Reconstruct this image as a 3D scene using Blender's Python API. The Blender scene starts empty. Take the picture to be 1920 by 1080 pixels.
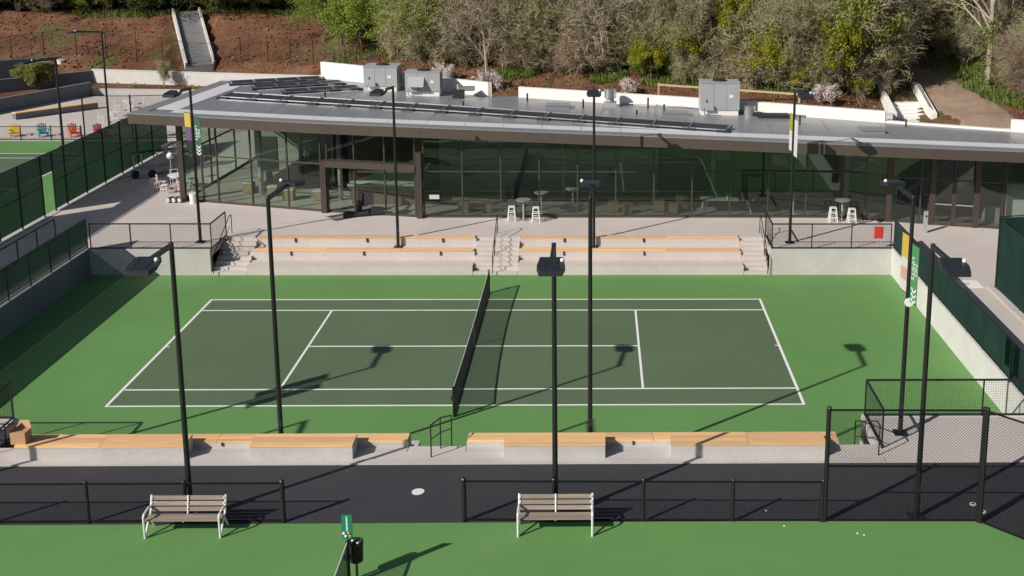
import bpy, bmesh, math, random
from mathutils import Vector, Matrix, noise
R = math.radians
T = 1.22                                    # plaza level above the sunken court
SC = bpy.context.scene
COL = SC.collection

# ------------------------------------------------------------------ camera, sky, sun, exposure
cam_d = bpy.data.cameras.new('camera'); cam = bpy.data.objects.new('camera', cam_d); COL.objects.link(cam)
yaw, pitch, roll = 0.02231, 0.19927, 0.006165
fw = Vector((math.sin(yaw)*math.cos(pitch), math.cos(yaw)*math.cos(pitch), -math.sin(pitch)))
rt = Vector((math.cos(yaw), -math.sin(yaw), 0)); up = rt.cross(fw)
rx = rt*math.cos(roll) + up*math.sin(roll); ux = -rt*math.sin(roll) + up*math.cos(roll)
m3 = Matrix((rx, ux, -fw)).transposed()
cam.matrix_world = Matrix.Translation((4.7338, -42.6057, 16.6139)) @ m3.to_4x4()
cam_d.sensor_width = 36; cam_d.lens = 40.707
cam_d.shift_x = -0.10716; cam_d.shift_y = -0.14047
cam_d.clip_start = 0.5; cam_d.clip_end = 2000
SC.camera = cam
SUN = Vector((-1.2, -0.98, 1.0)).normalized()
wd = bpy.data.worlds.new('World'); SC.world = wd; wd.use_nodes = True
nt = wd.node_tree; bg = nt.nodes['Background']
sky = nt.nodes.new('ShaderNodeTexSky'); sky.sky_type = 'NISHITA'; sky.sun_disc = False
sky.sun_elevation = math.asin(SUN.z); sky.sun_rotation = math.atan2(SUN.x, SUN.y)
nt.links.new(sky.outputs[0], bg.inputs[0]); bg.inputs[1].default_value = 0.056
sl = bpy.data.lights.new('sun', 'SUN'); sl.energy = 4.8; sl.angle = R(0.5); sl.color = (1.0, 0.95, 0.88)
so = bpy.data.objects.new('sun', sl); COL.objects.link(so); so.location = (-60, -50, 60)
so.rotation_euler = SUN.to_track_quat('Z', 'Y').to_euler()
SC.view_settings.view_transform = 'Standard'; SC.view_settings.look = 'None'
SC.view_settings.exposure = 0.0; SC.view_settings.gamma = 1.0
SC.cycles.use_denoising = True
SC.cycles.max_bounces = 8; SC.cycles.transparent_max_bounces = 24

# ------------------------------------------------------------------ materials
def newmat(name):
    m = bpy.data.materials.new(name); m.use_nodes = True
    return m, m.node_tree.nodes, m.node_tree.links, m.node_tree.nodes['Principled BSDF']
def ramp(n, stops):
    r = n.new('ShaderNodeValToRGB'); e = r.color_ramp.elements
    e[0].position, e[0].color = stops[0][0], (*stops[0][1], 1)
    e[1].position, e[1].color = stops[-1][0], (*stops[-1][1], 1)
    for p, c in stops[1:-1]:
        k = e.new(p); k.color = (*c, 1)
    return r
def mul(c, k): return tuple(min(1, v*k) for v in c)
def surf(name, c, var=0.12, scale=0.6, rough=0.8, bump=0.0, bscale=30, fine=0.08, fscale=14, metal=0.0, spec=0.5, stain=None):
    m, n, l, b = newmat(name)
    tc = n.new('ShaderNodeTexCoord')
    n1 = n.new('ShaderNodeTexNoise'); n1.inputs['Scale'].default_value = scale; n1.inputs['Detail'].default_value = 6; n1.inputs['Roughness'].default_value = 0.62
    n2 = n.new('ShaderNodeTexNoise'); n2.inputs['Scale'].default_value = fscale; n2.inputs['Detail'].default_value = 3
    geo = n.new('ShaderNodeNewGeometry')
    l.new(geo.outputs['Position'], n1.inputs['Vector']); l.new(geo.outputs['Position'], n2.inputs['Vector'])
    r1 = ramp(n, [(0.3, mul(c, 1-var)), (0.7, mul(c, 1+var))]); l.new(n1.outputs['Fac'], r1.inputs[0])
    r2 = ramp(n, [(0.3, (1-fine,)*3), (0.7, (1+fine,)*3)]); l.new(n2.outputs['Fac'], r2.inputs[0])
    mx = n.new('ShaderNodeMix'); mx.data_type = 'RGBA'; mx.blend_type = 'MULTIPLY'; mx.inputs[0].default_value = 1
    l.new(r1.outputs[0], mx.inputs[6]); l.new(r2.outputs[0], mx.inputs[7]); out = mx.outputs[2]
    if stain:                                                      # worn / dirty blotches with their own shape
        sc_, col_, amt = stain
        n3 = n.new('ShaderNodeTexNoise'); n3.inputs['Scale'].default_value = sc_; n3.inputs['Detail'].default_value = 8; n3.inputs['Roughness'].default_value = .7
        l.new(geo.outputs['Position'], n3.inputs['Vector'])
        r3 = ramp(n, [(0.55, (0,)*3), (0.72, (amt,)*3)]); l.new(n3.outputs['Fac'], r3.inputs[0])
        m2 = n.new('ShaderNodeMix'); m2.data_type = 'RGBA'; l.new(r3.outputs[0], m2.inputs[0]); l.new(out, m2.inputs[6]); m2.inputs[7].default_value = (*col_, 1)
        out = m2.outputs[2]
    l.new(out, b.inputs['Base Color']); b.inputs['Roughness'].default_value = rough; b.inputs['Metallic'].default_value = metal
    b.inputs['Specular IOR Level'].default_value = spec
    if bump:
        nb = n.new('ShaderNodeTexNoise'); nb.inputs['Scale'].default_value = bscale; nb.inputs['Detail'].default_value = 4
        l.new(geo.outputs['Position'], nb.inputs['Vector'])
        bp = n.new('ShaderNodeBump'); bp.inputs['Strength'].default_value = bump; bp.inputs['Distance'].default_value = 0.02
        l.new(nb.outputs['Fac'], bp.inputs['Height']); l.new(bp.outputs[0], b.inputs['Normal'])
    return m
def plain(name, c, rough=0.5, metal=0.0, spec=0.5, var=0.06):
    return surf(name, c, var=var, scale=1.7, rough=rough, fine=0.04, metal=metal, spec=spec)
def leafmat(name, a, b_, trans=0.35, rough=0.6):
    m, n, l, b = newmat(name)
    g = n.new('ShaderNodeNewGeometry'); oi = n.new('ShaderNodeObjectInfo')
    ad = n.new('ShaderNodeMath'); ad.operation = 'MULTIPLY_ADD'; ad.inputs[1].default_value = 0.35; l.new(oi.outputs['Random'], ad.inputs[0])
    sm = n.new('ShaderNodeMath'); sm.operation = 'MULTIPLY'; sm.inputs[1].default_value = 0.65; l.new(g.outputs['Random Per Island'], sm.inputs[0])
    l.new(sm.outputs[0], ad.inputs[2])
    r = ramp(n, [(0.0, a), (1.0, b_)]); l.new(ad.outputs[0], r.inputs[0])
    l.new(r.outputs[0], b.inputs['Base Color']); b.inputs['Roughness'].default_value = rough; b.inputs['Specular IOR Level'].default_value = .25
    if trans:
        tr = n.new('ShaderNodeBsdfTranslucent'); l.new(r.outputs[0], tr.inputs[0]); mxs = n.new('ShaderNodeMixShader'); mxs.inputs[0].default_value = trans
        l.new(b.outputs[0], mxs.inputs[1]); l.new(tr.outputs[0], mxs.inputs[2]); l.new(mxs.outputs[0], n['Material Output'].inputs[0])
    return m
def glassmat(name, tint, refl=0.12):
    m, n, l, b = newmat(name); n.remove(b)
    tr = n.new('ShaderNodeBsdfTransparent'); tr.inputs[0].default_value = (*tint, 1)
    gl = n.new('ShaderNodeBsdfGlossy'); gl.inputs['Roughness'].default_value = 0.015; gl.inputs[0].default_value = (.85, .92, .9, 1)
    g_ = n.new('ShaderNodeNewGeometry'); nz_ = n.new('ShaderNodeTexNoise'); nz_.inputs['Scale'].default_value = .55; nz_.inputs['Detail'].default_value = 1; l.new(g_.outputs['Position'], nz_.inputs['Vector'])
    bm_ = n.new('ShaderNodeBump'); bm_.inputs['Strength'].default_value = .06; bm_.inputs['Distance'].default_value = .05; l.new(nz_.outputs['Fac'], bm_.inputs['Height']); l.new(bm_.outputs[0], gl.inputs['Normal'])
    lw = n.new('ShaderNodeLayerWeight'); lw.inputs[0].default_value = .5; pw = n.new('ShaderNodeMath'); pw.operation = 'POWER'; pw.inputs[1].default_value = 5; l.new(lw.outputs['Facing'], pw.inputs[0])
    ad = n.new('ShaderNodeMath'); ad.operation = 'MULTIPLY_ADD'; ad.inputs[1].default_value = .9; ad.inputs[2].default_value = refl; ad.use_clamp = True; l.new(pw.outputs[0], ad.inputs[0])
    mx = n.new('ShaderNodeMixShader'); l.new(ad.outputs[0], mx.inputs[0]); l.new(tr.outputs[0], mx.inputs[1]); l.new(gl.outputs[0], mx.inputs[2])
    l.new(mx.outputs[0], n['Material Output'].inputs[0]); return m
def fabricmat(name, c, open_=0.14):
    m, n, l, b = newmat(name)
    g = n.new('ShaderNodeNewGeometry'); ns = n.new('ShaderNodeTexNoise'); ns.inputs['Scale'].default_value = .8; ns.inputs['Detail'].default_value = 5
    l.new(g.outputs['Position'], ns.inputs['Vector']); r = ramp(n, [(.3, mul(c, .85)), (.7, mul(c, 1.2))]); l.new(ns.outputs['Fac'], r.inputs[0])
    l.new(r.outputs[0], b.inputs['Base Color']); b.inputs['Roughness'].default_value = .85
    wn = n.new('ShaderNodeTexNoise'); wn.inputs['Scale'].default_value = 1.6; wn.inputs['Detail'].default_value = 3; l.new(g.outputs['Position'], wn.inputs['Vector'])
    wb = n.new('ShaderNodeBump'); wb.inputs['Strength'].default_value = .8; wb.inputs['Distance'].default_value = .12; l.new(wn.outputs['Fac'], wb.inputs['Height']); l.new(wb.outputs[0], b.inputs['Normal'])
    tl = n.new('ShaderNodeBsdfTranslucent'); l.new(r.outputs[0], tl.inputs[0]); m0 = n.new('ShaderNodeMixShader'); m0.inputs[0].default_value = .35
    l.new(b.outputs[0], m0.inputs[1]); l.new(tl.outputs[0], m0.inputs[2]); b.inputs['Specular IOR Level'].default_value = .2
    tr = n.new('ShaderNodeBsdfTransparent'); mx = n.new('ShaderNodeMixShader'); mx.inputs[0].default_value = open_
    l.new(m0.outputs[0], mx.inputs[1]); l.new(tr.outputs[0], mx.inputs[2]); l.new(mx.outputs[0], n['Material Output'].inputs[0]); return m
def woodmat(name, c, c2):
    m, n, l, b = newmat(name)
    g = n.new('ShaderNodeNewGeometry'); oi = n.new('ShaderNodeObjectInfo'); mp = n.new('ShaderNodeMapping'); mp.inputs['Scale'].default_value = (.8, 14, 14)
    l.new(g.outputs['Position'], mp.inputs[0]); ns = n.new('ShaderNodeTexNoise'); ns.inputs['Scale'].default_value = 1.5; ns.inputs['Detail'].default_value = 5
    l.new(mp.outputs[0], ns.inputs['Vector']); r = ramp(n, [(.25, c2), (.7, c)]); l.new(ns.outputs['Fac'], r.inputs[0])
    rr = ramp(n, [(0, (.82,)*3), (1, (1.12,)*3)]); l.new(oi.outputs['Random'], rr.inputs[0])
    mx = n.new('ShaderNodeMix'); mx.data_type = 'RGBA'; mx.blend_type = 'MULTIPLY'; mx.inputs[0].default_value = 1
    l.new(r.outputs[0], mx.inputs[6]); l.new(rr.outputs[0], mx.inputs[7]); l.new(mx.outputs[2], b.inputs['Base Color'])
    b.inputs['Roughness'].default_value = .65; return m

M = {}
M['court_green'] = surf('court_green', (.126, .275, .078), .08, .18, .7, .12, 60, .05, 25, stain=(.42, (.165, .30, .115), .55))
M['court_grey'] = surf('court_grey', (.102, .155, .080), .08, .2, .7, .12, 60, .05, 25, stain=(.5, (.135, .175, .112), .6))
M['line'] = surf('line_paint', (.86, .86, .82), .05, 2, .6)
M['asphalt'] = surf('asphalt', (.038, .037, .043), .14, .5, .85, .5, 90, .22, 40, stain=(.3, (.062, .060, .064), .7))
M['path_asphalt'] = surf('path_asphalt', (.115, .103, .108), .12, .4, .85, .4, 80, .15, 30, stain=(.3, (.16, .15, .15), .5))
M['concrete'] = surf('plaza_concrete', (.57, .505, .47), .07, .35, .85, .15, 40, .05, 9, stain=(.28, (.47, .415, .38), .45))
M['concrete_grey'] = surf('grey_concrete', (.50, .475, .45), .08, .7, .85, .15, 40, .05, 9, stain=(.9, (.60, .585, .56), .5))
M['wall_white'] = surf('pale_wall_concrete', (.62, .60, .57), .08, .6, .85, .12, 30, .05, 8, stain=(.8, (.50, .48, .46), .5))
M['wall_dark'] = surf('dark_grey_concrete', (.165, .175, .20), .10, .6, .85, .15, 30, .06, 8, stain=(.8, (.22, .225, .24), .5))  # darkened, bluish base colour carries the shade on walls facing away from the sun
M['step_grey'] = surf('weathered_step', (.30, .30, .30), .12, 1, .85, .15, 30)
M['parapet'] = surf('white_parapet', (.80, .77, .73), .04, .7, .8, .05, 20, .03, 8)
M['timber'] = woodmat('bench_timber', (.86, .54, .27), (.74, .43, .20))
M['path_timber'] = woodmat('raw_timber', (.62, .46, .28), (.50, .35, .20))
M['bench_wood'] = woodmat('weathered_bench_slat', (.34, .275, .225), (.22, .17, .14))
M['black'] = plain('black_powder_coat', (.012, .012, .013), .42)
M['black_matte'] = plain('black_matte', (.02, .02, .022), .7)
M['rail'] = plain('rail_black', (.014, .014, .015), .5)
M['white'] = plain('white_enamel', (.78, .78, .76), .4)
M['offwhite'] = plain('white_frame', (.72, .72, .70), .45)
M['screen'] = fabricmat('windscreen_fabric', (.034, .078, .057), .23)
M['screen_r'] = fabricmat('windscreen_fabric_light', (.024, .064, .051), .10)
M['wire'] = surf('black_wire', (.010, .010, .011), .05, 1, .9, spec=.1)
M['fascia'] = surf('bronze_fascia', (.088, .068, .057), .05, .5, .5, 0, 30, .03, 5, metal=.2)
M['cap'] = surf('grey_edge_metal', (.30, .29, .295), .05, .6, .45, 0, 30, .04, 4, metal=.3)
M['flash'] = surf('pale_flashing', (.66, .65, .67), .04, .5, .5, 0, 30, .03, 5)
M['roof'] = surf('roof_membrane', (.235, .235, .245), .12, .22, .33, .12, 12, .06, 3, stain=(.25, (.32, .32, .33), .6))
M['mullion'] = surf('bronze_mullion', (.075, .060, .050), .06, .8, .45, 0, 30, .03, 6, metal=.2)
M['glass'] = glassmat('tinted_glass', (.70, .74, .72), .06)
M['glass_clear'] = glassmat('clear_glass', (.86, .91, .87), .04)
M['int_floor'] = surf('interior_floor', (.40, .37, .33), .07, .5, .4)
M['int_wall'] = surf('interior_wall', (.40, .41, .40), .06, .5, .8)
M['int_green'] = surf('interior_green_wall', (.17, .22, .13), .1, .5, .8)
M['int_light'] = surf('interior_light_wall', (.50, .50, .46), .06, .5, .8)
M['int_brown'] = surf('interior_brown_panel', (.17, .11, .085), .06, .5, .6)
M['int_dark'] = surf('interior_dark', (.05, .05, .05), .06, .5, .7)
M['ceil'] = surf('soffit', (.10, .085, .075), .06, .5, .7)
M['galv'] = surf('hvac_casing', (.40, .41, .42), .05, 1.2, .5, 0, 30, .03, 7, metal=.15)
M['galv_dark'] = surf('hvac_side', (.24, .25, .27), .05, 1.2, .5, metal=.15)
M['steel'] = plain('bright_steel', (.62, .63, .65), .28, .9)
M['pv'] = surf('solar_cell', (.030, .031, .034), .1, .8, .42, 0, 30, .05, 5)
M['soil'] = None
M['bark'] = surf('bark', (.17, .13, .10), .25, 2, .9, .6, 20, .2, 12)
M['bark_pale'] = surf('pale_bark', (.36, .30, .235), .2, 2, .9, .5, 20, .15, 12)
M['twig'] = leafmat('bare_twig', (.19, .156, .104), (.53, .45, .31), 0)
M['twig_pale'] = leafmat('pale_twig', (.28, .235, .165), (.58, .51, .39), 0)
M['twig_red'] = leafmat('reddish_twig', (.16, .118, .080), (.49, .385, .26), 0)
M['leaf_green'] = leafmat('leaf_green', (.10, .155, .030), (.33, .41, .095))
M['leaf_olive'] = leafmat('leaf_olive', (.13, .145, .045), (.40, .41, .14))
M['leaf_yellow'] = leafmat('leaf_yellow', (.20, .23, .018), (.50, .47, .035))
M['leaf_dark'] = leafmat('leaf_dark', (.020, .034, .014), (.085, .11, .042))
M['leaf_lime'] = leafmat('leaf_lime', (.14, .20, .030), (.38, .45, .09))
M['blossom'] = leafmat('white_blossom', (.55, .46, .44), (.80, .74, .70), .2)
M['grass'] = leafmat('grass_blade', (.075, .12, .022), (.25, .29, .075), .3)
M['cardboard'] = surf('cardboard', (.52, .30, .16), .08, 3, .8)
M['red'] = plain('red_sign_paint', (.55, .035, .03), .5)
M['yellow_banner'] = plain('yellow_banner', (.50, .37, .07), .7)
M['purple_banner'] = plain('purple_banner', (.13, .07, .16), .7)
M['green_banner'] = plain('green_banner', (.07, .24, .10), .7)
M['dkgreen_banner'] = plain('dark_green_banner', (.035, .10, .07), .7)
M['white_banner'] = plain('white_banner', (.55, .55, .53), .7)
M['sign_green'] = plain('sign_green', (.012, .20, .12), .5)
M['navy'] = plain('lamp_navy', (.020, .021, .028), .45)
M['path_soil'] = surf('trodden_earth', (.27, .19, .135), .15, .5, .9, .4, 12)
M['stump'] = surf('stump_wood', (.30, .21, .12), .15, 3, .8)
M['tt_blue'] = plain('table_top_pale', (.50, .53, .53), .5)
M['cone_dk'] = plain('dark_rubber', (.025, .025, .027), .8)
M['wheel'] = plain('tyre', (.03, .03, .03), .85)
M['pink'] = plain('pink_paint', (.55, .33, .28), .5)
M['lens'] = plain('lamp_lens', (.35, .35, .33), .3)
M['curtain'] = plain('yellow_green_blind', (.30, .30, .05), .8)
for nm, c in dict(yellow=(.80, .52, .02), teal=(.02, .35, .40), orange=(.75, .13, .04), crimson=(.60, .03, .08)).items():
    M['ch_'+nm] = plain('chair_'+nm, c, .5)

# ------------------------------------------------------------------ mesh helpers
class MB:
    def __init__(s): s.v = []; s.f = []
    def _add(s, vs, fs):
        o = len(s.v); s.v += [tuple(v) for v in vs]; s.f += [tuple(i+o for i in f) for f in fs]; return s
    def box(s, x0, x1, y0, y1, z0, z1):
        return s._add([(x0,y0,z0),(x1,y0,z0),(x1,y1,z0),(x0,y1,z0),(x0,y0,z1),(x1,y0,z1),(x1,y1,z1),(x0,y1,z1)],
                      [(0,3,2,1),(4,5,6,7),(0,1,5,4),(1,2,6,5),(2,3,7,6),(3,0,4,7)])
    def bar(s, p, q, w, h=None, upv=(0,0,1)):
        p = Vector(p); q = Vector(q); h = w if h is None else h; d = (q-p).normalized(); u = Vector(upv)
        if abs(d.dot(u)) > .98: u = Vector((0,1,0))
        a = d.cross(u).normalized(); b = a.cross(d)
        c = [(-1,-1),(1,-1),(1,1),(-1,1)]
        return s._add([e + a*i*w/2 + b*j*h/2 for e in (p, q) for i, j in c], [(3,2,1,0),(4,5,6,7),(0,1,5,4),(1,2,6,5),(2,3,7,6),(3,0,4,7)])
    def tube(s, p, q, r0, r1=None, n=8, cap=True):
        p = Vector(p); q = Vector(q); r1 = r0 if r1 is None else r1; d = (q-p).normalized()
        u = Vector((0,0,1)) if abs(d.z) < .9 else Vector((1,0,0)); a = d.cross(u).normalized(); b = a.cross(d)
        vs = [e + (a*math.cos(2*math.pi*k/n) + b*math.sin(2*math.pi*k/n))*r for e, r in ((p, r0), (q, r1)) for k in range(n)]
        fs = [(k, k+n, (k+1) % n+n, (k+1) % n) for k in range(n)]
        if cap: fs += [tuple(range(n)), tuple(range(2*n-1, n-1, -1))]
        return s._add(vs, fs)
    def path(s, pts, r, n=6):
        for a, b in zip(pts, pts[1:]): s.tube(a, b, r, r, n)
        return s
    def prism(s, poly, z0, z1):
        n = len(poly); vs = [(x, y, z0) for x, y in poly] + [(x, y, z1) for x, y in poly]
        return s._add(vs, [tuple(range(n-1, -1, -1)), tuple(range(n, 2*n))] + [(k, (k+1) % n, (k+1) % n+n, k+n) for k in range(n)])
    def quad(s, a, b, c, d): return s._add([a, b, c, d], [(0,1,2,3)])
    def ball(s, c, r, n=8, m=5, sz=1):
        vs = [(c[0], c[1], c[2]-r*sz)]
        for i in range(1, m):
            t = math.pi*i/m
            vs += [(c[0]+r*math.sin(t)*math.cos(2*math.pi*k/n), c[1]+r*math.sin(t)*math.sin(2*math.pi*k/n), c[2]-r*sz*math.cos(t)) for k in range(n)]
        vs.append((c[0], c[1], c[2]+r*sz)); fs = [(0, 1+(k+1) % n, 1+k) for k in range(n)]
        for i in range(m-2):
            fs += [(1+i*n+k, 1+i*n+(k+1) % n, 1+(i+1)*n+(k+1) % n, 1+(i+1)*n+k) for k in range(n)]
        e = len(vs)-1; fs += [(e, 1+(m-2)*n+k, 1+(m-2)*n+(k+1) % n) for k in range(n)]
        return s._add(vs, fs)
    def build(s, name, mat, parent=None, label=None, smooth=False, loc=None):
        me = bpy.data.meshes.new(name); off = Vector((0,0,0))
        if parent is not None:
            off = WL(parent)
        if loc is not None: off = Vector(loc)
        me.from_pydata([(v[0]-off.x, v[1]-off.y, v[2]-off.z) for v in s.v], [], s.f); me.update()
        me.materials.append(M[mat] if isinstance(mat, str) else mat)
        if smooth: me.polygons.foreach_set('use_smooth', [True]*len(me.polygons))
        o = bpy.data.objects.new(name, me); COL.objects.link(o)
        if loc is not None and parent is None: o.location = loc
        if parent is not None: o.parent = parent
        if label: o['label'] = label
        return o
def WL(o):
    v = Vector((0,0,0))
    while o is not None: v += o.location; o = o.parent
    return v
def tag(o, label, cat, group=None, kind=None):
    o['label'] = label
    if cat: o['category'] = cat
    if group: o['group'] = group
    if kind: o['kind'] = kind
    return o
def thing(name, label, cat, loc=(0,0,0), group=None, rz=0):
    o = bpy.data.objects.new(name, None); COL.objects.link(o); o.location = loc; o.rotation_euler = (0, 0, rz); o.empty_display_size = .2
    return tag(o, label, cat, group)
def struct(name, mb, mat):
    o = mb.build(name, mat); o['kind'] = 'structure'; return o
KIDS = {}
def copy_tree(o, label=None, group=None, loc=None, rz=None, scale=None, parent=None, mats=None):
    c = o.copy(); COL.objects.link(c); c.parent = parent
    if parent is None:
        if label: c['label'] = label
        if group: c['group'] = group
        if loc is not None: c.location = loc
        if rz is not None: c.rotation_euler = (0, 0, rz)
        if scale is not None: c.scale = (scale,)*3 if not hasattr(scale, '__len__') else scale
    for ch in [x for x in ALLKIDS(o)]:
        copy_tree(ch, parent=c)
    return c
def ALLKIDS(o): return list(o.children)
def stuffpart(o): o['kind'] = 'stuff'; return o
def box_obj(name, mat, parent, *b): return MB().box(*b).build(name, mat, parent)
def text_obj(txt, name, mat, parent, M4, size, label=None):
    cu = bpy.data.curves.new(name, 'FONT'); cu.body = txt; cu.size = size; cu.align_x = 'CENTER'; cu.align_y = 'CENTER'; cu.extrude = .002
    cu.materials.append(M[mat]); o = bpy.data.objects.new(name, cu); COL.objects.link(o); o.parent = parent
    bpy.context.view_layer.update(); me = bpy.data.meshes.new_from_object(o, depsgraph=bpy.context.evaluated_depsgraph_get()); bpy.data.objects.remove(o)
    o = bpy.data.objects.new(name, me); COL.objects.link(o); o.parent = parent; o.matrix_local = Matrix.Translation(-WL(parent)) @ M4
    return o

# ------------------------------------------------------------------ terrain
def lerp_tab(tab, x):
    if x <= tab[0][0]: return tab[0][1]
    for (a, va), (b, vb) in zip(tab, tab[1:]):
        if x <= b: return va + (vb-va)*(x-a)/(b-a)
    return tab[-1][1]
Y45 = [(-90, 64.5), (-30, 63), (-20, 60.5), (-14, 54.5), (-11, 49.5), (3, 43), (18, 33), (27, 30.5), (45, 29), (90, 28)]
SLP = [(-28, .45), (-14, .24), (5, .2), (18, .16), (26, .11), (60, .11)]
def ground_z(x, y, fine=True):
    q = y - lerp_tab(Y45, x); s = lerp_tab(SLP, x)
    z = 4.5 + s*q
    if q < -4: z -= (-4-q)*.35
    z -= 1.1*math.exp(-((x-25.1)/2.3)**2-((y-31.2)/3.0)**2)
    if x < -12.5 and y < 58.75-.181*(x+39.2): z = .85
    crest = 6.8 + max(0, x+24)*.8
    if z > crest: z = crest + (z-crest)*.12
    if y > 95: z = max(z, 6) 
    z = max(z, .85)
    if fine and z > 1.2:
        w = min(1, (z-1.2)/1.0)
        z += w*(noise.noise(Vector((x*.22, y*.22, 3)))*.28 + noise.noise(Vector((x*.9, y*.9, 7)))*.12 + noise.noise(Vector((x*2.3, y*2.3, 1)))*.05)
    if -38 < x < -27 and 58.8 < y < 69.3:                       # cut for the hillside stairs
        u = ((x+30.4)*-3.8+(y-60.2)*8.2)/81.7; dx, dy = x-(-30.4-3.8*u), y-(60.2+8.2*u)
        if math.hypot(dx, dy) < 1.9 and u < 1.03: z = min(z, 2.35+4.1*max(0, u))
    if abs(x) < 19.6 and -12.5 < y < 12.6: z = -.4
    return z
def grid_mesh(xs, ys, zf):
    mb = MB(); nx = len(xs)
    mb.v = [(x, y, zf(x, y)) for y in ys for x in xs]
    mb.f = [(j*nx+i, j*nx+i+1, (j+1)*nx+i+1, (j+1)*nx+i) for j in range(len(ys)-1) for i in range(nx-1)]
    return mb
def frange(a, b, s):
    n = max(1, int(round((b-a)/s))); return [a+(b-a)*k/n for k in range(n+1)]
def soilmat():
    m, n, l, b = newmat('mulch_soil'); g = n.new('ShaderNodeNewGeometry')
    def nz(s, d=6, r=.6):
        t = n.new('ShaderNodeTexNoise'); t.inputs['Scale'].default_value = s; t.inputs['Detail'].default_value = d; t.inputs['Roughness'].default_value = r
        l.new(g.outputs['Position'], t.inputs['Vector']); return t
    a = nz(.35); r1 = ramp(n, [(.3, (.125, .060, .038)), (.52, (.20, .094, .056)), (.72, (.25, .145, .092))]); l.new(a.outputs['Fac'], r1.inputs[0])
    f = nz(5, 5, .7); r2 = ramp(n, [(.32, (.45,)*3), (.6, (1.15,)*3)]); l.new(f.outputs['Fac'], r2.inputs[0])
    mx = n.new('ShaderNodeMix'); mx.data_type = 'RGBA'; mx.blend_type = 'MULTIPLY'; mx.inputs[0].default_value = 1
    l.new(r1.outputs[0], mx.inputs[6]); l.new(r2.outputs[0], mx.inputs[7])
    c = nz(.16, 7, .65); r3 = ramp(n, [(.54, (0,)*3), (.64, (.8,)*3)]); l.new(c.outputs['Fac'], r3.inputs[0])
    m2 = n.new('ShaderNodeMix'); m2.data_type = 'RGBA'; l.new(r3.outputs[0], m2.inputs[0]); l.new(mx.outputs[2], m2.inputs[6]); m2.inputs[7].default_value = (.11, .115, .04, 1)
    l.new(m2.outputs[2], b.inputs['Base Color']); b.inputs['Roughness'].default_value = .95; b.inputs['Specular IOR Level'].default_value = .1
    h = nz(7, 6, .75); bp = n.new('ShaderNodeBump'); bp.inputs['Strength'].default_value = .9; bp.inputs['Distance'].default_value = .12
    l.new(h.outputs['Fac'], bp.inputs['Height']); l.new(bp.outputs[0], b.inputs['Normal']); return m
M['soil'] = soilmat()
g_xs = frange(-400, -100, 30) + frange(-97, -55, 3) + frange(-54, 54, .75) + frange(57, 100, 3) + frange(130, 400, 30)
g_ys = frange(-400, -90, 40) + frange(-80, -14, 4) + frange(-12.4, 12.4, 2.48) + frange(14, 26, 2) + frange(27, 80, .75) + frange(83, 130, 4) + frange(160, 400, 30)
gnd = struct('ground', grid_mesh(g_xs, g_ys, ground_z), 'soil')
gnd['label'] = 'red brown mulched ground and hillside behind the building'

# ------------------------------------------------------------------ paving, roads, courts
pv = MB()
S0 = T-.34
for b in ((-18.7, -13, 9.15, 11.4), (12.8, 18.7, 9.15, 11.4), (-18.7, 60, 11.4, 33), (18.7, 60, -12.17, 11.4),
          (-18.7, -13, -12.17, -9.2), (13, 18.7, -12.17, -9.2), (-13, 13, -12.17, -11.4), (-22.9, -18.7, -12.17, 34.3), (-60, -18.7, 34.3, 53.6), (-18.7, -14, 33, 53)):
    pv.box(b[0], b[1], b[2], b[3], S0, T)
o = struct('plaza_paving', pv, 'concrete'); o['label'] = 'pale concrete plaza paving around the sunken court'
o = struct('asphalt_path', MB().box(-60, 60, -70, -12.172, S0, T-.02), 'asphalt'); o['label'] = 'dark asphalt path running in front of the timber benches'
o = struct('side_court', MB().box(-70, -23.3, -60, 34.3, S0, T), 'court_green'); o['label'] = 'green hard court beyond the tall green fence'
sc2 = MB().box(-51.3, -27.5, 19.3, 30.25, T, T+.004).build('playing_area', 'court_grey', o)
for a in ((-51.3, -27.5, 30.2, 30.28), (-51.3, -27.5, 28.83, 28.91), (-27.58, -27.5, 19.3, 30.2), (-51.3, -27.6, 20.7, 20.77)):
    MB().box(*a, T+.004, T+.008).build('court_line', 'line', o)
MB().box(-23.3, -22.9, -14, 34.3, S0, T+.03).build('kerb', 'concrete_grey', o)
nc = struct('near_court', MB().prism([(-60, -15.38), (-60, -80), (60, -80), (60, -62.0), (14.55, -15.38)], S0+.02, T-.004), 'court_green'); nc['label'] = 'plain green surround of the nearest court'
ct = struct('sunken_court', MB().box(-18.52, 18.52, -9.02, 8.97, -.3, 0), 'court_green'); ct['label'] = 'green surround of the sunken tennis court'
MB().box(-11.885, 11.885, -5.485, 5.485, 0, .004).build('playing_area', 'court_grey', ct, 'dark grey green playing area')
def line(x0, x1, y0, y1): MB().box(x0, x1, y0, y1, .004, .0085).build('court_line', 'line', ct)
w = .085
for sy in (1, -1):
    line(-11.93, 11.93, sy*5.485-w/2, sy*5.485+w/2); line(-11.82, 11.82, sy*4.115-w/2, sy*4.115+w/2)
for sx in (1, -1):
    line(sx*11.885-.05, sx*11.885+.05, -5.447, 5.447); line(sx*6.4-w/2, sx*6.4+w/2, -4.077, 4.077)
    line(sx*11.885-.05-.12*(sx > 0), sx*11.885+.05+.12*(sx < 0), -.03, .03) if False else MB().box(min(sx*11.835, sx*11.72), max(sx*11.835, sx*11.72), -.03, .03, .004, .0085).build('court_line', 'line', ct)
line(-6.362, 6.362, -w/2, w/2)

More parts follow.
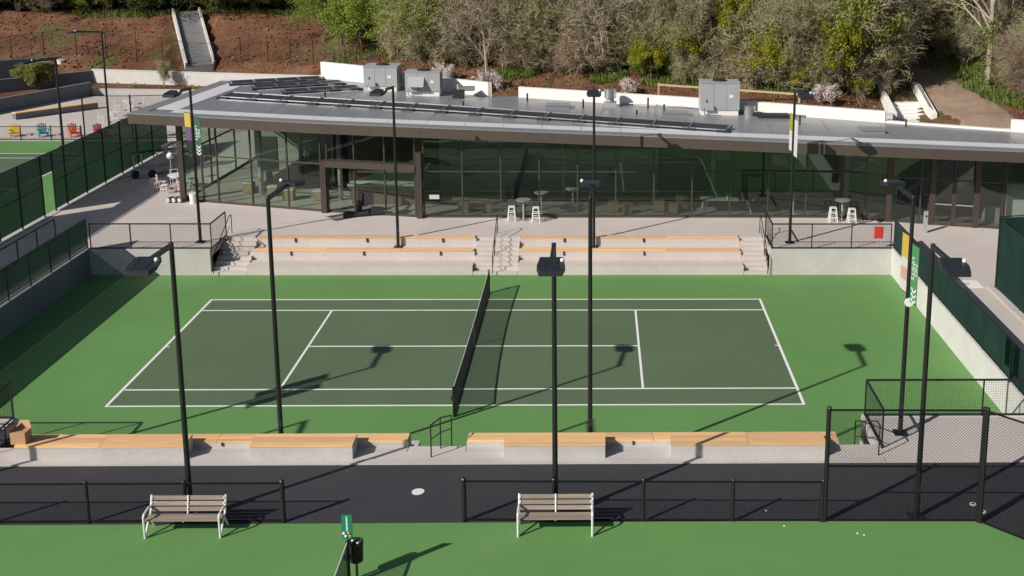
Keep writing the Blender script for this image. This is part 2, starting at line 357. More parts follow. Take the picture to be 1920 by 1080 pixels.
# ------------------------------------------------------------------ retaining walls of the pit
def wall(label, *b, mat='wall_white'):
    c = ((b[0]+b[1])/2, (b[2]+b[3])/2, b[4])
    o = MB().box(*b).build('retaining_wall', mat, loc=c); return tag(o, label, 'wall')
wall('pale concrete retaining wall below the guardrail with the red sign', 12.82, 18.5, 8.95, 9.15, -.2, T+.012, mat='concrete_grey')
wall('concrete retaining wall behind the court, left of the far steps', -18.5, -13.02, 8.95, 9.15, -.2, T+.012, mat='concrete_grey')
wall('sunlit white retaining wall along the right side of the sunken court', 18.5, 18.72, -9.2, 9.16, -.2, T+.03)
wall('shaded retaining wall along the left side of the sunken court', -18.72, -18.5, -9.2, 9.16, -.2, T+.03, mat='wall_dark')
wall('pale wall under the near guardrail at the right corner', 13.02, 18.5, -9.2, -9.0, -.2, T+.012)
wall('pale wall at the near left corner of the sunken court', -18.5, -13.02, -9.2, -9.0, -.2, T+.012)

# ------------------------------------------------------------------ tiered seating and steps
def planks(parent, x0, x1, y0, y1, z0, z1, seg, rows):
    n = max(1, round((x1-x0)/seg)); g = .012
    for i in range(n):
        a = x0+(x1-x0)*i/n; b = x0+(x1-x0)*(i+1)/n
        for r in range(rows):
            c = y0+(y1-y0)*r/rows; d = y0+(y1-y0)*(r+1)/rows; dz = random.uniform(-.003, .003)
            MB().box(a+g/2, b-g/2, c+g/2, d-g/2, z0, z1+dz).build('plank', 'timber', parent)
def far_tiers(x0, x1, label, br):
    t = thing('tiered_seating', label, 'seating', ((x0+x1)/2, 10, 0))
    MB().box(x0, x1, 8.95, 11.4, -.2, .41).build('lower_tier', 'concrete', t)
    MB().box(x0, x1, 10.05, 11.4, .41, .82).build('middle_tier', 'concrete', t)
    MB().box(x0, x1, 10.9, 11.4, .82, T).build('upper_tier', 'concrete', t)
    planks(t, x0+.05, x1-.05, 10.02, 10.40, .82, .872, 3.4, 3); planks(t, x0+.05, x1-.05, 10.87, 11.25, T, T+.052, 3.4, 3)
    for x in br:
        MB().box(x-.035, x+.035, 10.0, 10.05, .62, .80).build('bracket', 'black_matte', t); MB().box(x-.03, x+.05, 10.85, 10.9, T-.2, T-.02).build('bracket', 'black_matte', t)
far_tiers(-11.4, -1.0, 'stepped concrete seating with timber benches, left of the central steps', (-9.6, -6.2, -2.6))
far_tiers(1.1, 11.6, 'stepped concrete seating with timber benches, right of the central steps', (3.2, 7.0))
def steps(label, x0, x1, sgn, y0=8.95, y1=11.4, n=8):
    t = thing('stairs', label, 'stairs', ((x0+x1)/2, sgn*(y0+y1)/2, 0)); d = (y1-.05-y0)/(n)
    for k in range(n):
        ya, yb = sgn*(y0+k*d), sgn*y1
        MB().box(x0, x1, min(ya, yb), max(ya, yb), k*T/n-(.2 if k == 0 else 0), (k+1)*T/n).build('step', 'concrete', t)
        yn = sgn*(y0+k*d+.012); MB().box(x0+.02, x1-.02, min(yn, yn+sgn*.05), max(yn, yn+sgn*.05), (k+1)*T/n, (k+1)*T/n+.005).build('nosing', 'concrete_grey', t)
    return t
steps('central concrete steps down to the court from the plaza', -.98, 1.08, 1)
steps('shaded concrete steps at the left end of the far seating', -13.0, -11.42, 1)
steps('concrete steps at the right end of the far seating', 11.62, 12.8, 1)
steps('concrete steps through the near seating beside the net', -.72, .94, -1, 9.0)
steps('concrete steps in the near right corner behind the chain link gate', 11.9, 13.0, -1, 9.0)
steps('concrete steps in the near left corner by the cardboard box', -13.0, -11.9, -1, 9.0)
def near_tiers(x0, x1, blocks, label):
    t = thing('tiered_seating', label, 'seating', ((x0+x1)/2, -11, T))
    MB().box(x0, x1, -11.4, -9.0, -.2, .41).build('lower_tier', 'concrete_grey', t)
    MB().box(x0, x1, -11.4, -10.1, .41, .82).build('middle_tier', 'concrete_grey', t)
    MB().box(x0, x1, -11.4, -10.55, .82, T).build('upper_tier', 'concrete_grey', t)
    MB().box(x0, x1, -11.09, -10.6, T, 1.36).build('bench_base', 'concrete_grey', t); planks(t, x0+.02, x1-.02, -11.1, -10.6, 1.36, 1.42, 2.6, 3)
    for a, b in blocks:
        MB().box(a, b, -11.86, -11.15, T-.01, 1.605).build('bench_block', 'concrete_grey', t)
        planks(t, a-.01, b+.01, -11.88, -11.13, 1.605, 1.665, 2.5, 4)
    for a, b in blocks[:-1]:
        MB().box(b+.8, b+.86, -11.12, -11.1, 1.27, 1.38).build('bracket', 'black_matte', t)
near_tiers(-11.85, -.74, [(-11.7, -6.95), (-5.11, -2.2)], 'near concrete seat walls topped with orange timber, left of the steps')
near_tiers(.96, 11.88, [(2.11, 5.0), (6.88, 11.35)], 'near concrete seat walls topped with orange timber, right of the steps')
MB().box(-13, 13, -12.172, -11.9, T, T+.02).build('kerb_strip', 'concrete_grey', bpy.data.objects['plaza_paving'])

# ------------------------------------------------------------------ rails and fences
def chain_mesh(mb, p, q, z0, z1, pitch, w, welded=False):
    p = Vector((p[0], p[1], 0)); q = Vector((q[0], q[1], 0)); L = (q-p).length; d = (q-p)/L; nrm = Vector((-d.y, d.x, 0))*w/2; H = z1-z0
    def seg(a0, h0, a1, h1):
        A = p+d*a0; B = p+d*a1; A.z = z0+h0; B.z = z0+h1; t = (B-A).normalized(); s = t.cross(nrm.normalized())*w/2
        mb._add([A-nrm, A+s, A+nrm, A-s, B-nrm, B+s, B+nrm, B-s], [(0,1,5,4),(1,2,6,5),(2,3,7,6),(3,0,4,7)])
    if welded:
        k = pitch
        while k < L: seg(k, 0, k, H); k += pitch
        k = pitch
        while k < H: seg(0, k, L, k); k += pitch
        return
    k = -H
    while k < L:
        a0, h0 = (k, 0) if k >= 0 else (0, -k); a1, h1 = (k+H, H) if k+H <= L else (L, L-k)
        if a1-a0 > .02:
            seg(a0, h0, a1, h1); seg(a0, H-h0, a1, H-h1)
        k += pitch*1.414
def guardrail(label, pts, z=T, h=1.2, sp=1.9, mesh=.075, r=.022, base=.06, screen=None, name='guardrail', cat='guardrail'):
    t = thing(name, label, cat, (pts[0][0], pts[0][1], z))
    for a, b in zip(pts, pts[1:]):
        A = Vector((a[0], a[1], z)); B = Vector((b[0], b[1], z)); n = max(1, round((B-A).length/sp))
        MB().bar(A+Vector((0,0,h)), B+Vector((0,0,h)), r*2.4).build('top_rail', 'rail', t)
        MB().bar(A+Vector((0,0,base)), B+Vector((0,0,base)), r*2).build('bottom_rail', 'rail', t)
        for k in range(n+1):
            if k == 0 and a is not pts[0]: continue
            P = A+(B-A)*k/n; MB().box(P.x-r, P.x+r, P.y-r, P.y+r, z, z+h).build('post', 'rail', t)
            if screen and k < n:
                Q = A+(B-A)*(k+1)/n; MB().bar(P+Vector((0,0,(h+base)/2+.02)), Q+Vector((0,0,(h+base)/2+.02)), .012, h-base-.06).build('screen_panel', screen, t)
        if mesh and not screen:
            mb = MB(); chain_mesh(mb, a, b, z+base, z+h, mesh, .005, True); stuffpart(mb.build('wire_mesh', 'wire', t))
    return t
def handrail(label, pts, r=.021, low=True, feet=()):
    t = thing('handrail', label, 'handrail', pts[0])
    MB().path(pts, r, 6).build('rail', 'rail', t)
    for a, z in feet: MB().tube((a[0], a[1], z), a, r, r, 6).build('post', 'rail', t)
    return t
guardrail('black mesh guardrail on the far wall right of the seating', [(12.9, 11.2), (12.9, 9.05), (18.45, 9.05)], sp=1.9)
guardrail('black mesh guardrail on the far wall left of the seating', [(-18.45, 9.05), (-12.95, 9.05), (-12.95, 11.2)], sp=1.9)
guardrail('black mesh guardrail at the near right corner behind the tall chain link fence', [(13.1, -11.3), (13.1, -9.12), (18.6, -9.12)], sp=1.9)
guardrail('black mesh guardrail at the near left corner', [(-18.6, -9.12), (-13.1, -9.12), (-13.1, -11.3)], sp=1.9)
guardrail('windscreened rail fence on the right retaining wall', [(18.6, -9.1), (18.6, 9.05)], z=T+.03, h=1.35, sp=1.9, base=.05, screen='screen_r', name='wall_fence', cat='fence')
guardrail('windscreened rail fence on the left retaining wall', [(-18.6, -9.1), (-18.6, 9.05)], z=T+.03, h=1.40, sp=1.9, base=.10, screen='screen', name='wall_fence', cat='fence')
guardrail('black walkway rail beside the tall green fence at left', [(-20.75, -2), (-20.75, 10.6)], z=T-.01, h=1.0, sp=1.7, mesh=0)
def stair_rail(label, x, sgn, y0=8.85, top=.92, y1=11.45, z0=0.0):
    pts = [(x, sgn*(y0-.05), .1+z0), (x, sgn*(y0-.05), top+z0), (x, sgn*y1, T+top), (x, sgn*(y1+.3), T+top), (x, sgn*(y1+.3), T)]
    t = handrail(label, pts, feet=[((x, sgn*(y0+1.2), top+T*.47), T*.5)])
    mid = [(x, sgn*(y0-.02), top*.45), (x, sgn*y1, T+top*.45)]; MB().path(mid, .014, 6).build('lower_rail', 'rail', t); return t
stair_rail('single black handrail down the central far steps', -.05, 1)
stair_rail('black handrail on the shaded left far steps', -12.85, 1)
stair_rail('black handrail beside the right far steps', 12.7, 1)
stair_rail('black handrail at the near right steps behind the chain link', 12.9, -1)
stair_rail('black handrail at the near left steps by the cardboard box', -12.9, -1)
h = handrail('black looped handrail standing on the near central steps', [(0.02, -11.75, T), (0.02, -11.75, T+.98), (.16, -11.45, T+.98), (.22, -11.2, T+.95), (.42, -10.3, T+.62), (.42, -10.3, .6)], feet=[((.22, -11.2, T+.95), T-.01)])
MB().path([(.02, -11.75, T+.55), (.22, -11.2, T+.5), (.42, -10.3, T+.2)], .016).build('lower_rail', 'rail', h)

def chain_fence(label, pts, z, h, sp, pitch, wire, rp=.04, rt=.025, midrail=False, mat='black', name='chain_link_fence', first=True):
    t = thing(name, label, 'fence', (pts[0][0], pts[0][1], z))
    for a, b in zip(pts, pts[1:]):
        A = Vector((a[0], a[1], z)); B = Vector((b[0], b[1], z)); n = max(1, round((B-A).length/sp))
        for zz in ([h-.02, .05] + ([h*.5] if midrail else [])):
            MB().tube(A+Vector((0,0,zz)), B+Vector((0,0,zz)), rt, rt, 6).build('rail', 'wire', t)
        for k in range(n+1):
            if k == 0 and a is not pts[0]: continue
            P = A+(B-A)*k/n; big = 1.35 if k in (0, n) else 1
            p = MB().tube(P, P+Vector((0,0,h+.03)), rp*big, rp*big, 8).build('post', mat, t, smooth=False)
            MB().ball((P.x, P.y, z+h+.04), rp*big*1.1, 8, 4, .6).build('post_cap', mat, p)
        mb = MB(); chain_mesh(mb, a, b, z+.03, z+h-.02, pitch, wire); stuffpart(mb.build('chain_link', 'wire', t))
    return t
chain_fence('low black chain link fence behind the left bench', [(-25.5, -15.25), (-3.25, -15.27)], T-.02, 1.1, 2.42, .06, .005, rp=.045)
chain_fence('low black chain link fence behind the right bench', [(1.36, -15.27), (10.55, -15.4)], T-.02, 1.13, 2.33, .06, .005, rp=.045)
chain_fence('tall black chain link fence panel at the near court corner', [(10.62, -15.4), (14.58, -15.45)], T-.02, 3.1, 4.1, .06, .0068, rp=.046, midrail=True)
chain_fence('tall black chain link fence running off at an angle to the right', [(14.62, -15.5), (24.6, -25.8)], T-.02, 3.1, 3.2, .06, .0065, rp=.046, midrail=False)
def screen_fence(label, pts, z, h, mat, gap=(), sp=None):
    t = thing('windscreen_fence', label, 'fence', (pts[0][0], pts[0][1], z)); P = [Vector((a[0], a[1], z)) for a in pts]
    for k, p in enumerate(P):
        MB().tube(p, p+Vector((0,0,h+.03)), .042, .042, 8).build('post', 'black', t)
        if k < len(P)-1:
            q = P[k+1]; MB().tube(p+Vector((0,0,h)), q+Vector((0,0,h)), .024, .024, 6).build('top_rail', 'black', t)
            lo = .12
            if k in gap: lo = h*.68
            else: MB().tube(p+Vector((0,0,h*.5)), q+Vector((0,0,h*.5)), .02, .02, 6).build('mid_rail', 'black', t)
            mid = Vector((0,0,(h-.04+lo)/2)); dd = (q-p).normalized(); off = Vector((-dd.y, dd.x, 0))*.05*(1 if pts[0][0] < 0 else -1)
            MB().bar(p+mid+off, q+mid+off, .008, h-.04-lo).build('screen_panel', mat, t)
    return t
ys = [-18.9+2.42*k for k in range(13)] + [12.3, 14.6, 15.85] + [17.2+2.4*k for k in range(7)]
screen_fence('tall dark green windscreen fence along the side path, with an open gateway', [(-23.1, y) for y in ys], T, 3.15, 'screen', gap=(14,))
screen_fence('tall dark green windscreen fence at the right edge', [(21.4, 3.0-2.6*k) for k in range(9)], T, 3.1, 'screen_r')
MB().box(21.1, 21.75, -22, 3.4, T, T+.06).build('kerb', 'concrete_grey', bpy.data.objects['plaza_paving'])
screen_fence('dark green windscreen fence running right from the right edge fence', [(21.4+2.6*k, 3.25+.6*k) for k in range(5)], T, 3.1, 'screen_r')
chain_fence('tall see-through chain link fence behind the side court', [(-29.8, 34.9), (-26.6, 34.9), (-23.2, 35.6)], T, 3.0, 3.2, .09, .006)
chain_fence('low black rail fence in front of the coloured chairs', [(-42, 34.6), (-29.9, 34.6)], T, .95, 2.0, .09, .005)

# ------------------------------------------------------------------ the clubhouse
random.seed(5)
ZT = [(-19.6, 6.1), (-9, 6.03), (-4, 6.0), (6, 5.85), (16, 5.72), (24.7, 5.65), (34, 5.58)]
FYT = [(-19.6, 17.25), (-9, 14.85), (-4, 14.0), (6, 12.8), (16, 11.4), (24.7, 10.0), (34, 8.5)]
BYT = [(-18.4, 29.6), (-12.6, 31), (-1.4, 24.2), (.3, 24.2), (12.4, 20.6), (20.1, 17.6), (34, 12.4)]
zt = lambda x: lerp_tab(ZT, x)
fy = lambda x: lerp_tab(FYT, x)
by = lambda x: lerp_tab(BYT, x)
bld = thing('clubhouse', 'long low glass clubhouse with a flat grey roof and bronze fascia', 'building', (0, 18, T))
st = [(-19.6, -18.4), (-15, -12.6), (-9, -9), (-4, -4), (-1.4, -1.4), (.3, .3), (6, 6), (12.4, 12.4), (16, 16), (20.1, 20.1), (24.7, 24.7), (34, 34)]
rm = MB(); n = len(st)
for a, b in st: rm.v += [(a, fy(a), zt(a)), (b, by(b), zt(b)), (a, fy(a), zt(a)-.48), (b, by(b), zt(b)-.48)]
for i in range(n-1):
    k = 4*i; rm.f += [(k, k+4, k+5, k+1), (k+2, k+3, k+7, k+6), (k, k+2, k+6, k+4), (k+1, k+5, k+7, k+3)]
rm.f += [(0, 1, 3, 2), (4*n-4, 4*n-2, 4*n-1, 4*n-3)]
roof = rm.build('roof', 'roof', bld)
sm_ = MB()
for a, b in st: sm_.v += [(a+.03, fy(a)+.03, zt(a)-.492), (b, by(b)-.05, zt(b)-.492)]
for i in range(n-1): sm_.f.append((2*i, 2*i+1, 2*i+3, 2*i+2))
sm_.build('soffit', 'ceil', roof)
fxs = [-19.6, -15, -12, -9, -6.5, -4, -.7, 2.6, 6, 9.3, 12.6, 16, 18.9, 21.8, 24.7, 28, 31, 34]
for a, b in zip(fxs, fxs[1:]):
    A = Vector((a, fy(a)-.02, zt(a)-.25)); B = Vector((b, fy(b)-.02, zt(b)-.25)); d = (B-A).normalized()*.003
    MB().bar(A+d, B-d, .05, .53).build('fascia_panel', 'fascia', roof)
MB().bar((-19.63, 17.22, 5.855), (-18.43, 29.6, 5.855), .05, .53).build('fascia_panel', 'fascia', roof)
def strip(d0, d1, dz, xs, gap=0):
    out = []
    for a, b in zip(xs, xs[1:]):
        mb = MB(); a2, b2 = a+gap/2, b-gap/2
        mb._add([(a2, fy(a2)+d0, zt(a2)+dz), (b2, fy(b2)+d0, zt(b2)+dz), (b2, fy(b2)+d1, zt(b2)+dz), (a2, fy(a2)+d1, zt(a2)+dz),
                 (a2, fy(a2)+d0, zt(a2)-.01), (b2, fy(b2)+d0, zt(b2)-.01), (b2, fy(b2)+d1, zt(b2)-.01), (a2, fy(a2)+d1, zt(a2)-.01)],
                [(0,1,2,3), (4,5,1,0), (5,6,2,1), (6,7,3,2), (7,4,0,3)])
        out.append(mb)
    return out
for mb in strip(-.06, .72, .035, fxs): mb.build('edge_cap', 'cap', roof)
for mb in strip(.72, 1.85, .02, frange(-17.6, 33.4, 1.95), .025): mb.build('flashing_panel', 'flash', roof)
def lx(y, d): return -19.6 + 1.2*(y-17.25)/12.35 + d
def side_strip(y0, y1, d0, d1, dz, m, nm):
    mb = MB(); mb._add([(lx(y0, d0), y0, zt(lx(y0, d0))+dz), (lx(y0, d1), y0-.22*(d1-d0), zt(lx(y0, d1))+dz), (lx(y1, d1), y1, zt(-18)+dz), (lx(y1, d0), y1, zt(-18.4)+dz),
                        (lx(y0, d0), y0, 6.0), (lx(y0, d1), y0-.22*(d1-d0), 6.0), (lx(y1, d1), y1, 6.0), (lx(y1, d0), y1, 6.0)], [(0,1,2,3), (4,5,1,0), (5,6,2,1), (6,7,3,2), (7,4,0,3)])
    mb.build(nm, m, roof)
side_strip(17.98, 29.5, -.03, .72, .035, 'cap', 'edge_cap')
for a, b in zip(frange(18.75, 29.5, 2.15), frange(18.75, 29.5, 2.15)[1:]): side_strip(a+.012, b-.012, .73, 2.0, .02, 'flash', 'flashing_panel')
def parapet(x0, x1, h, steps_=(), th=.32):
    xs = [x0] + [x for x, _ in BYT if x0 < x < x1] + [x1]
    for a, b in zip(xs, xs[1:]):
        mb = MB(); A = Vector((a, by(a)+.02, 0)); B = Vector((b, by(b)+.02, 0)); nn = Vector((-(B-A).y, (B-A).x, 0)).normalized()*th
        v = [A, B, B-nn, A-nn]
        mb._add([(p.x, p.y, zt(p.x)-.45) for p in v]+[(p.x, p.y, zt(p.x)+h) for p in v], [(0,3,2,1),(4,5,6,7),(0,1,5,4),(1,2,6,5),(2,3,7,6),(3,0,4,7)])
        mb.build('parapet', 'parapet', roof)
parapet(-12.6, -8.6, 1.02); parapet(-8.58, -1.35, .82); parapet(.3, 20.1, .6); parapet(26.0, 33.9, .62); parapet(20.12, 25.98, .10)
MB()._add([(-18.4, 29.5, 6.0), (-12.62, 30.95, 6.0), (-12.62, 30.35, 6.0), (-18.4, 28.9, 6.0), (-18.4, 29.5, 6.22), (-12.62, 30.95, 6.22), (-12.62, 30.35, 6.2), (-18.4, 28.9, 6.2)],
          [(0,3,2,1),(4,5,6,7),(0,1,5,4),(1,2,6,5),(2,3,7,6),(3,0,4,7)]).build('rear_upstand', 'parapet', roof)

# walls, floor, facade
fl = MB(); gl = [(-17.4, 18.2), (-9.3, 15.8), (-4.2, 14.7), (17, 14.65), (19.5, 13.95), (24.8, 12.5), (33, 10.2)]
poly = gl + [(33, 12.5), (20, 17.2), (12.3, 20.2), (.3, 23.8), (-1.5, 23.8), (-12.5, 30.4), (-16.6, 29.3)]
MB().prism(poly, T-.1, T+.02).build('floor', 'int_floor', bld)
def wallbar(a, b, z0, z1, th, mat, nm='wall'):
    A = Vector((*a, (z0+z1)/2)); B = Vector((*b, (z0+z1)/2)); return MB().bar(A, B, th, z1-z0).build(nm, mat, bld)
bp_ = [(33, 12.5), (20, 17.3), (12.3, 20.3), (.3, 23.9), (-1.5, 23.9), (-12.5, 30.5), (-16.6, 29.4)]
for a, b in zip(bp_, bp_[1:]): wallbar(a, b, T-.1, zt(max(a[0], b[0]))-.5, .22, 'int_wall', 'rear_wall')
def facade(pts, trans, mat, sill=.1, mw=.07, md=.14, thick=()):
    for i, p in enumerate(pts):
        zz = zt(p[0])-.495; w_ = .26 if i in thick else mw; d_ = .30 if i in thick else md
        MB().box(p[0]-w_/2, p[0]+w_/2, p[1]-d_/2, p[1]+d_/2, T, zz).build('mullion', 'mullion', bld)
    for i, (p, q) in enumerate(zip(pts, pts[1:])):
        ztop = min(zt(p[0]), zt(q[0]))-.5; P = Vector((*p, 0)); Q = Vector((*q, 0)); d = (Q-P).normalized()*.03
        zs = [T+sill] + [t for t in trans if t < ztop-.2] + [ztop]
        MB().bar(P+d+Vector((0,0,T+sill/2)), Q-d+Vector((0,0,T+sill/2)), .12, sill).build('sill', 'mullion', bld)
        for k, (a, b) in enumerate(zip(zs, zs[1:])):
            m_ = mat[k] if isinstance(mat, (list, tuple)) else mat
            if m_ is not None: MB().bar(P+d+Vector((0,0,(a+b)/2)), Q-d+Vector((0,0,(a+b)/2)), .02, b-a-.004).build('pane', m_, bld)
            if k: MB().bar(P+d+Vector((0,0,a)), Q-d+Vector((0,0,a)), .1, .06).build('transom', 'mullion', bld)
def along(a, b, xs): return [(x, a[1]+(b[1]-a[1])*(x-a[0])/(b[0]-a[0])) for x in xs]
facade(along((-17.4, 18.22), (-9.45, 15.84), [-17.4, -16.2, -15.3, -13.35, -11.3, -9.45]), [3.75], 'glass_clear', thick=(0,))
facade([(-17.4, 18.35), (-17.1, 22), (-16.85, 25.6), (-16.65, 29.2)], [3.75], 'glass_clear')
ent = along((-9.3, 15.8), (-4.3, 14.72), [-9.1, -7.64, -6.03, -4.45])
facade(ent, [3.8], ['glass_clear', 'glass'])
cx = [-4.0+1.943*k for k in range(0, 12)]
facade([(x, 14.68) for x in cx[:-1]] + [(17.2, 14.64)], [3.62], 'glass', thick=())
facade([(17.3, 14.6), (18.4, 14.27), (19.5, 13.95)], [3.62], 'glass', thick=(2,))
facade(along((19.6, 13.92), (24.8, 12.5), [19.65, 21.0, 21.55, 22.55, 23.6, 24.8]), [3.55], 'glass', thick=(2, 4))
facade(along((24.85, 12.48), (33, 10.2), [24.9, 26.9, 29, 31, 33]), [3.55], 'glass')
portal = MB().box(-9.42, -9.14, 15.5, 15.95, T, 3.98).build('portal_post', 'mullion', bld)
MB().box(-4.36, -4.08, 14.42, 14.85, T, 4.62).build('portal_post', 'mullion', bld)
MB().bar((-9.14, 15.62, 3.82), (-4.36, 14.55, 3.82), .34, .32).build('portal_header', 'mullion', bld)
for x in (21.6, 22.55, 23.55):
    y = 13.92-(x-19.6)*.273-.1; MB().box(x-.1, x+.1, y-.03, y+.05, T+.02, 3.5).build('door_stile', 'mullion', bld)
for a, b in ((21.7, 22.45), (22.65, 23.45)):
    ya, yb = 13.92-(a-19.6)*.273-.1, 13.92-(b-19.6)*.273-.1
    dr = MB().bar((a, ya, 2.32), (b, yb, 2.32), .05, .07).build('push_bar', 'steel', bld)
    MB().bar((a, ya, T+.14), (b, yb, T+.14), .05, .22).build('door_rail', 'mullion', bld)
# inner rooms
wallbar((-4, 20.6), (8.2, 19.6), T, 5.3, .14, 'int_wall', 'partition'); wallbar((8.3, 19.6), (17.5, 17.0), T, 5.15, .14, 'int_green', 'partition')
wallbar((17.6, 14.9), (17.6, 17.0), T, 5.15, .14, 'int_wall', 'partition'); wallbar((-4.1, 20.5), (-8.5, 18.2), T, 5.4, .14, 'int_brown', 'partition')
MB().box(-8.2, -4.6, 17.2, 18.0, T, T+1.05).build('reception_counter', 'int_brown', bld); MB().box(-8.4, -4.4, 17.1, 18.1, T+1.05, T+1.11).build('counter_top', 'int_light', bld)
MB().box(-8.1, -4.7, 18.3, 18.5, T+1.5, T+1.62).build('counter_shelf', 'int_light', bld)
wallbar((-10.2, 21.8), (-9.2, 28.4), T, 5.4, .14, 'int_wall', 'partition')
for x, y in ((-13.6, 19.5), (-12.4, 23.5), (-15.2, 24.5), (-9.0, 18.2), (3, 18.5), (11, 17.8)): MB().tube((x, y, T), (x, y, zt(x)-.5), .14, .14, 12).build('column', 'int_wall', bld, smooth=True)
MB().box(-14.6, -13.5, 22.6, 22.75, T+.6, T+2.6).build('notice_screen', 'int_light', bld); MB().box(-14.2, -13.9, 22.55, 22.8, T, T+.6).build('screen_stand', 'mullion', bld)
for x, z in ((6.6, 3.7), (11.7, 3.7), (14.6, 3.6)):
    y = 19.6-(x-8.3)*.283-.1 if x > 8.3 else 19.6
    MB().box(x-.45, x+.45, y-.06, y-.02, z-.3, z+.3).build('picture_frame', 'int_light', bld)
for k in range(8):
    x = 12.1+.2*k; MB().box(x, x+.12, 18.2, 18.24, 3.6, 4.8).build('blind_slat', 'curtain', bld)
MB().bar((25.0, 12.95, T+1.2), (26.75, 12.46, T+1.2), .06, 2.2).build('window_panel', 'white', bld); MB().bar((27.1, 12.36, T+1.0), (28.8, 11.88, T+1.0), .06, 1.9).build('window_panel', 'white', bld)
MB().box(24.4, 25.1, 13.6, 14.2, T+.02, T+.9).build('reception_desk', 'int_light', bld)
pl_ = MB().box(-3.72, -3.22, 14.52, 14.54, T+1.0, T+1.22).build('door_notice', 'white_banner', bld)
for x in (-11.6, -10.4, -7, -3.5, 1.3, 5.2): MB().tube((x, 17.4, zt(x)-.5), (x, 17.4, zt(x)-.95), .16, .2, 10).build('pendant_lamp', 'black', bld)

# ------------------------------------------------------------------ roof equipment
def solar_row(label, p0, p1, npan, depth, tilt, group=None):
    P = Vector((*p0, 0)); Q = Vector((*p1, 0)); d = (Q-P).normalized(); nn = Vector((-d.y, d.x, 0)); L = (Q-P).length
    t = thing('solar_panel_row', label, 'solar panels', ((P.x+Q.x)/2, (P.y+Q.y)/2, zt((P.x+Q.x)/2)), group)
    rise = depth*math.sin(tilt); run = depth*math.cos(tilt)
    def pt(s, u, h): p = P+d*s+nn*u; return Vector((p.x, p.y, zt(p.x)+h))
    for k in range(npan):
        a, b = L*k/npan+.04, L*(k+1)/npan-.04; h0 = .13
        mb = MB(); top = [pt(a, 0, h0), pt(b, 0, h0), pt(b, run, h0+rise), pt(a, run, h0+rise)]; bot = [v-Vector((0,0,.045)) for v in top]
        mb._add(bot+top, [(0,3,2,1),(4,5,6,7),(0,1,5,4),(1,2,6,5),(2,3,7,6),(3,0,4,7)]); p_ = mb.build('panel', 'pv', t)
        fr = MB()
        for i in range(4):
            fr.bar(top[i]+Vector((0,0,.005)), top[(i+1) % 4]+Vector((0,0,.005)), .035, .055)
        fr.build('frame', 'steel', p_)
    for k in range(npan+1):
        s = min(max(L*k/npan, .15), L-.15)
        mb = MB()
        for e in (-.22, .22): mb.bar(pt(s+e, -.12, .06), pt(s+e, run+.1, rise+.06), .06, .06)
        mb.bar(pt(s-.34, -.05, .05), pt(s+.34, -.05, .05), .22, .14); mb.build('ballast_bracket', 'black_matte', t)
    bb = MB(); bb.bar(pt(.1, -.2, .012), pt(L-.1, -.2, .012), .16, .02); bb.build('walk_strip', 'flash', t); return t
solar_row('long row of solar panels along the front of the roof', (-16.4, 22.2), (11.2, 13.9), 15, 1.1, R(5))
for k, (p, L_) in enumerate((((-13.2, 23.9), 4.3), ((-15.4, 25.5), 5.2), ((-17.2, 27.0), 5.4))):
    solar_row(['front', 'middle', 'rear'][k]+' row of the short solar rows at the left of the roof', p, (p[0]+.89*L_, p[1]+.456*L_), [3, 4, 4][k], .8, R(5), 'short solar rows')
def hvac(label, x0, x1, y0, y1, h):
    z = zt((x0+x1)/2); t = thing('rooftop_air_conditioner', label, 'air conditioner', ((x0+x1)/2, (y0+y1)/2, z))
    MB().box(x0+.05, x1-.05, y0+.05, y1-.05, z-.05, z+.28).build('curb', 'parapet', t)
    MB().box(x0, x1, y0, y1, z+.28, z+h).build('casing', 'galv', t)
    MB().box(x0-.03, x1+.03, y0-.03, y1+.03, z+h, z+h+.05).build('lid', 'galv', t)
    MB().box(x1, x1+.012, y0+.15, y1-.15, z+.4, z+h-.15).build('louvre_panel', 'galv_dark', t)
    for f in (.33, .66): MB().box(x0+(x1-x0)*f-.008, x0+(x1-x0)*f+.008, y0-.008, y0, z+.3, z+h-.02).build('seam', 'galv_dark', t)
    MB().box(x0+.3, x0+.36, y0-.02, y0, z+.7, z+.85).build('latch', 'black', t)
    MB().box(x1-.55, x1-.35, y0-.012, y0, z+h*.55, z+h*.55+.16).build('sticker', 'white', t)
    MB().tube(((x0+x1)/2, (y0+y1)/2, z+h+.05), ((x0+x1)/2, (y0+y1)/2, z+h+.12), .38, .38, 16).build('fan_guard', 'black_matte', t)
    MB().path([(x0+.2, y0-.05, z+.45), (x0+.2, y0-.25, z+.1), (x0+1.1, y0-.35, z+.06)], .03).build('conduit', 'steel', t)
    MB().box(x0+.25, x0+.7, y0-.16, y0-.002, z+.3, z+.55).build('junction_box', 'galv', t)
    return t
hvac('left of the two grey rooftop units near the white parapet', -9.02, -7.06, 25.5, 27.2, 1.42)
u2 = hvac('right of the two grey rooftop units, with an intake hood', -6.3, -4.3, 23.75, 25.0, 1.38)
MB()._add([(-6.1, 23.75, 6.75), (-5.2, 23.75, 6.75), (-5.2, 23.35, 6.6), (-6.1, 23.35, 6.6), (-6.1, 23.75, 7.15), (-5.2, 23.75, 7.15)], [(0,1,2,3), (3,2,5,4), (0,3,4), (1,5,2)]).build('intake_hood', 'galv', u2)
hvac('large grey rooftop unit standing alone at the right', 10.35, 12.45, 18.9, 20.2, 1.75)
v = thing('exhaust_vent', 'shiny round steel exhaust vent on the roof', 'vent', (5.5, 21.3, zt(5.5)))
MB().box(5.15, 5.85, 20.95, 21.65, zt(5.5)-.02, zt(5.5)+.25).build('curb', 'galv', v); MB().tube((5.5, 21.3, zt(5.5)+.25), (5.5, 21.3, zt(5.5)+.5), .22, .22, 16).build('stack', 'galv', v, smooth=True)
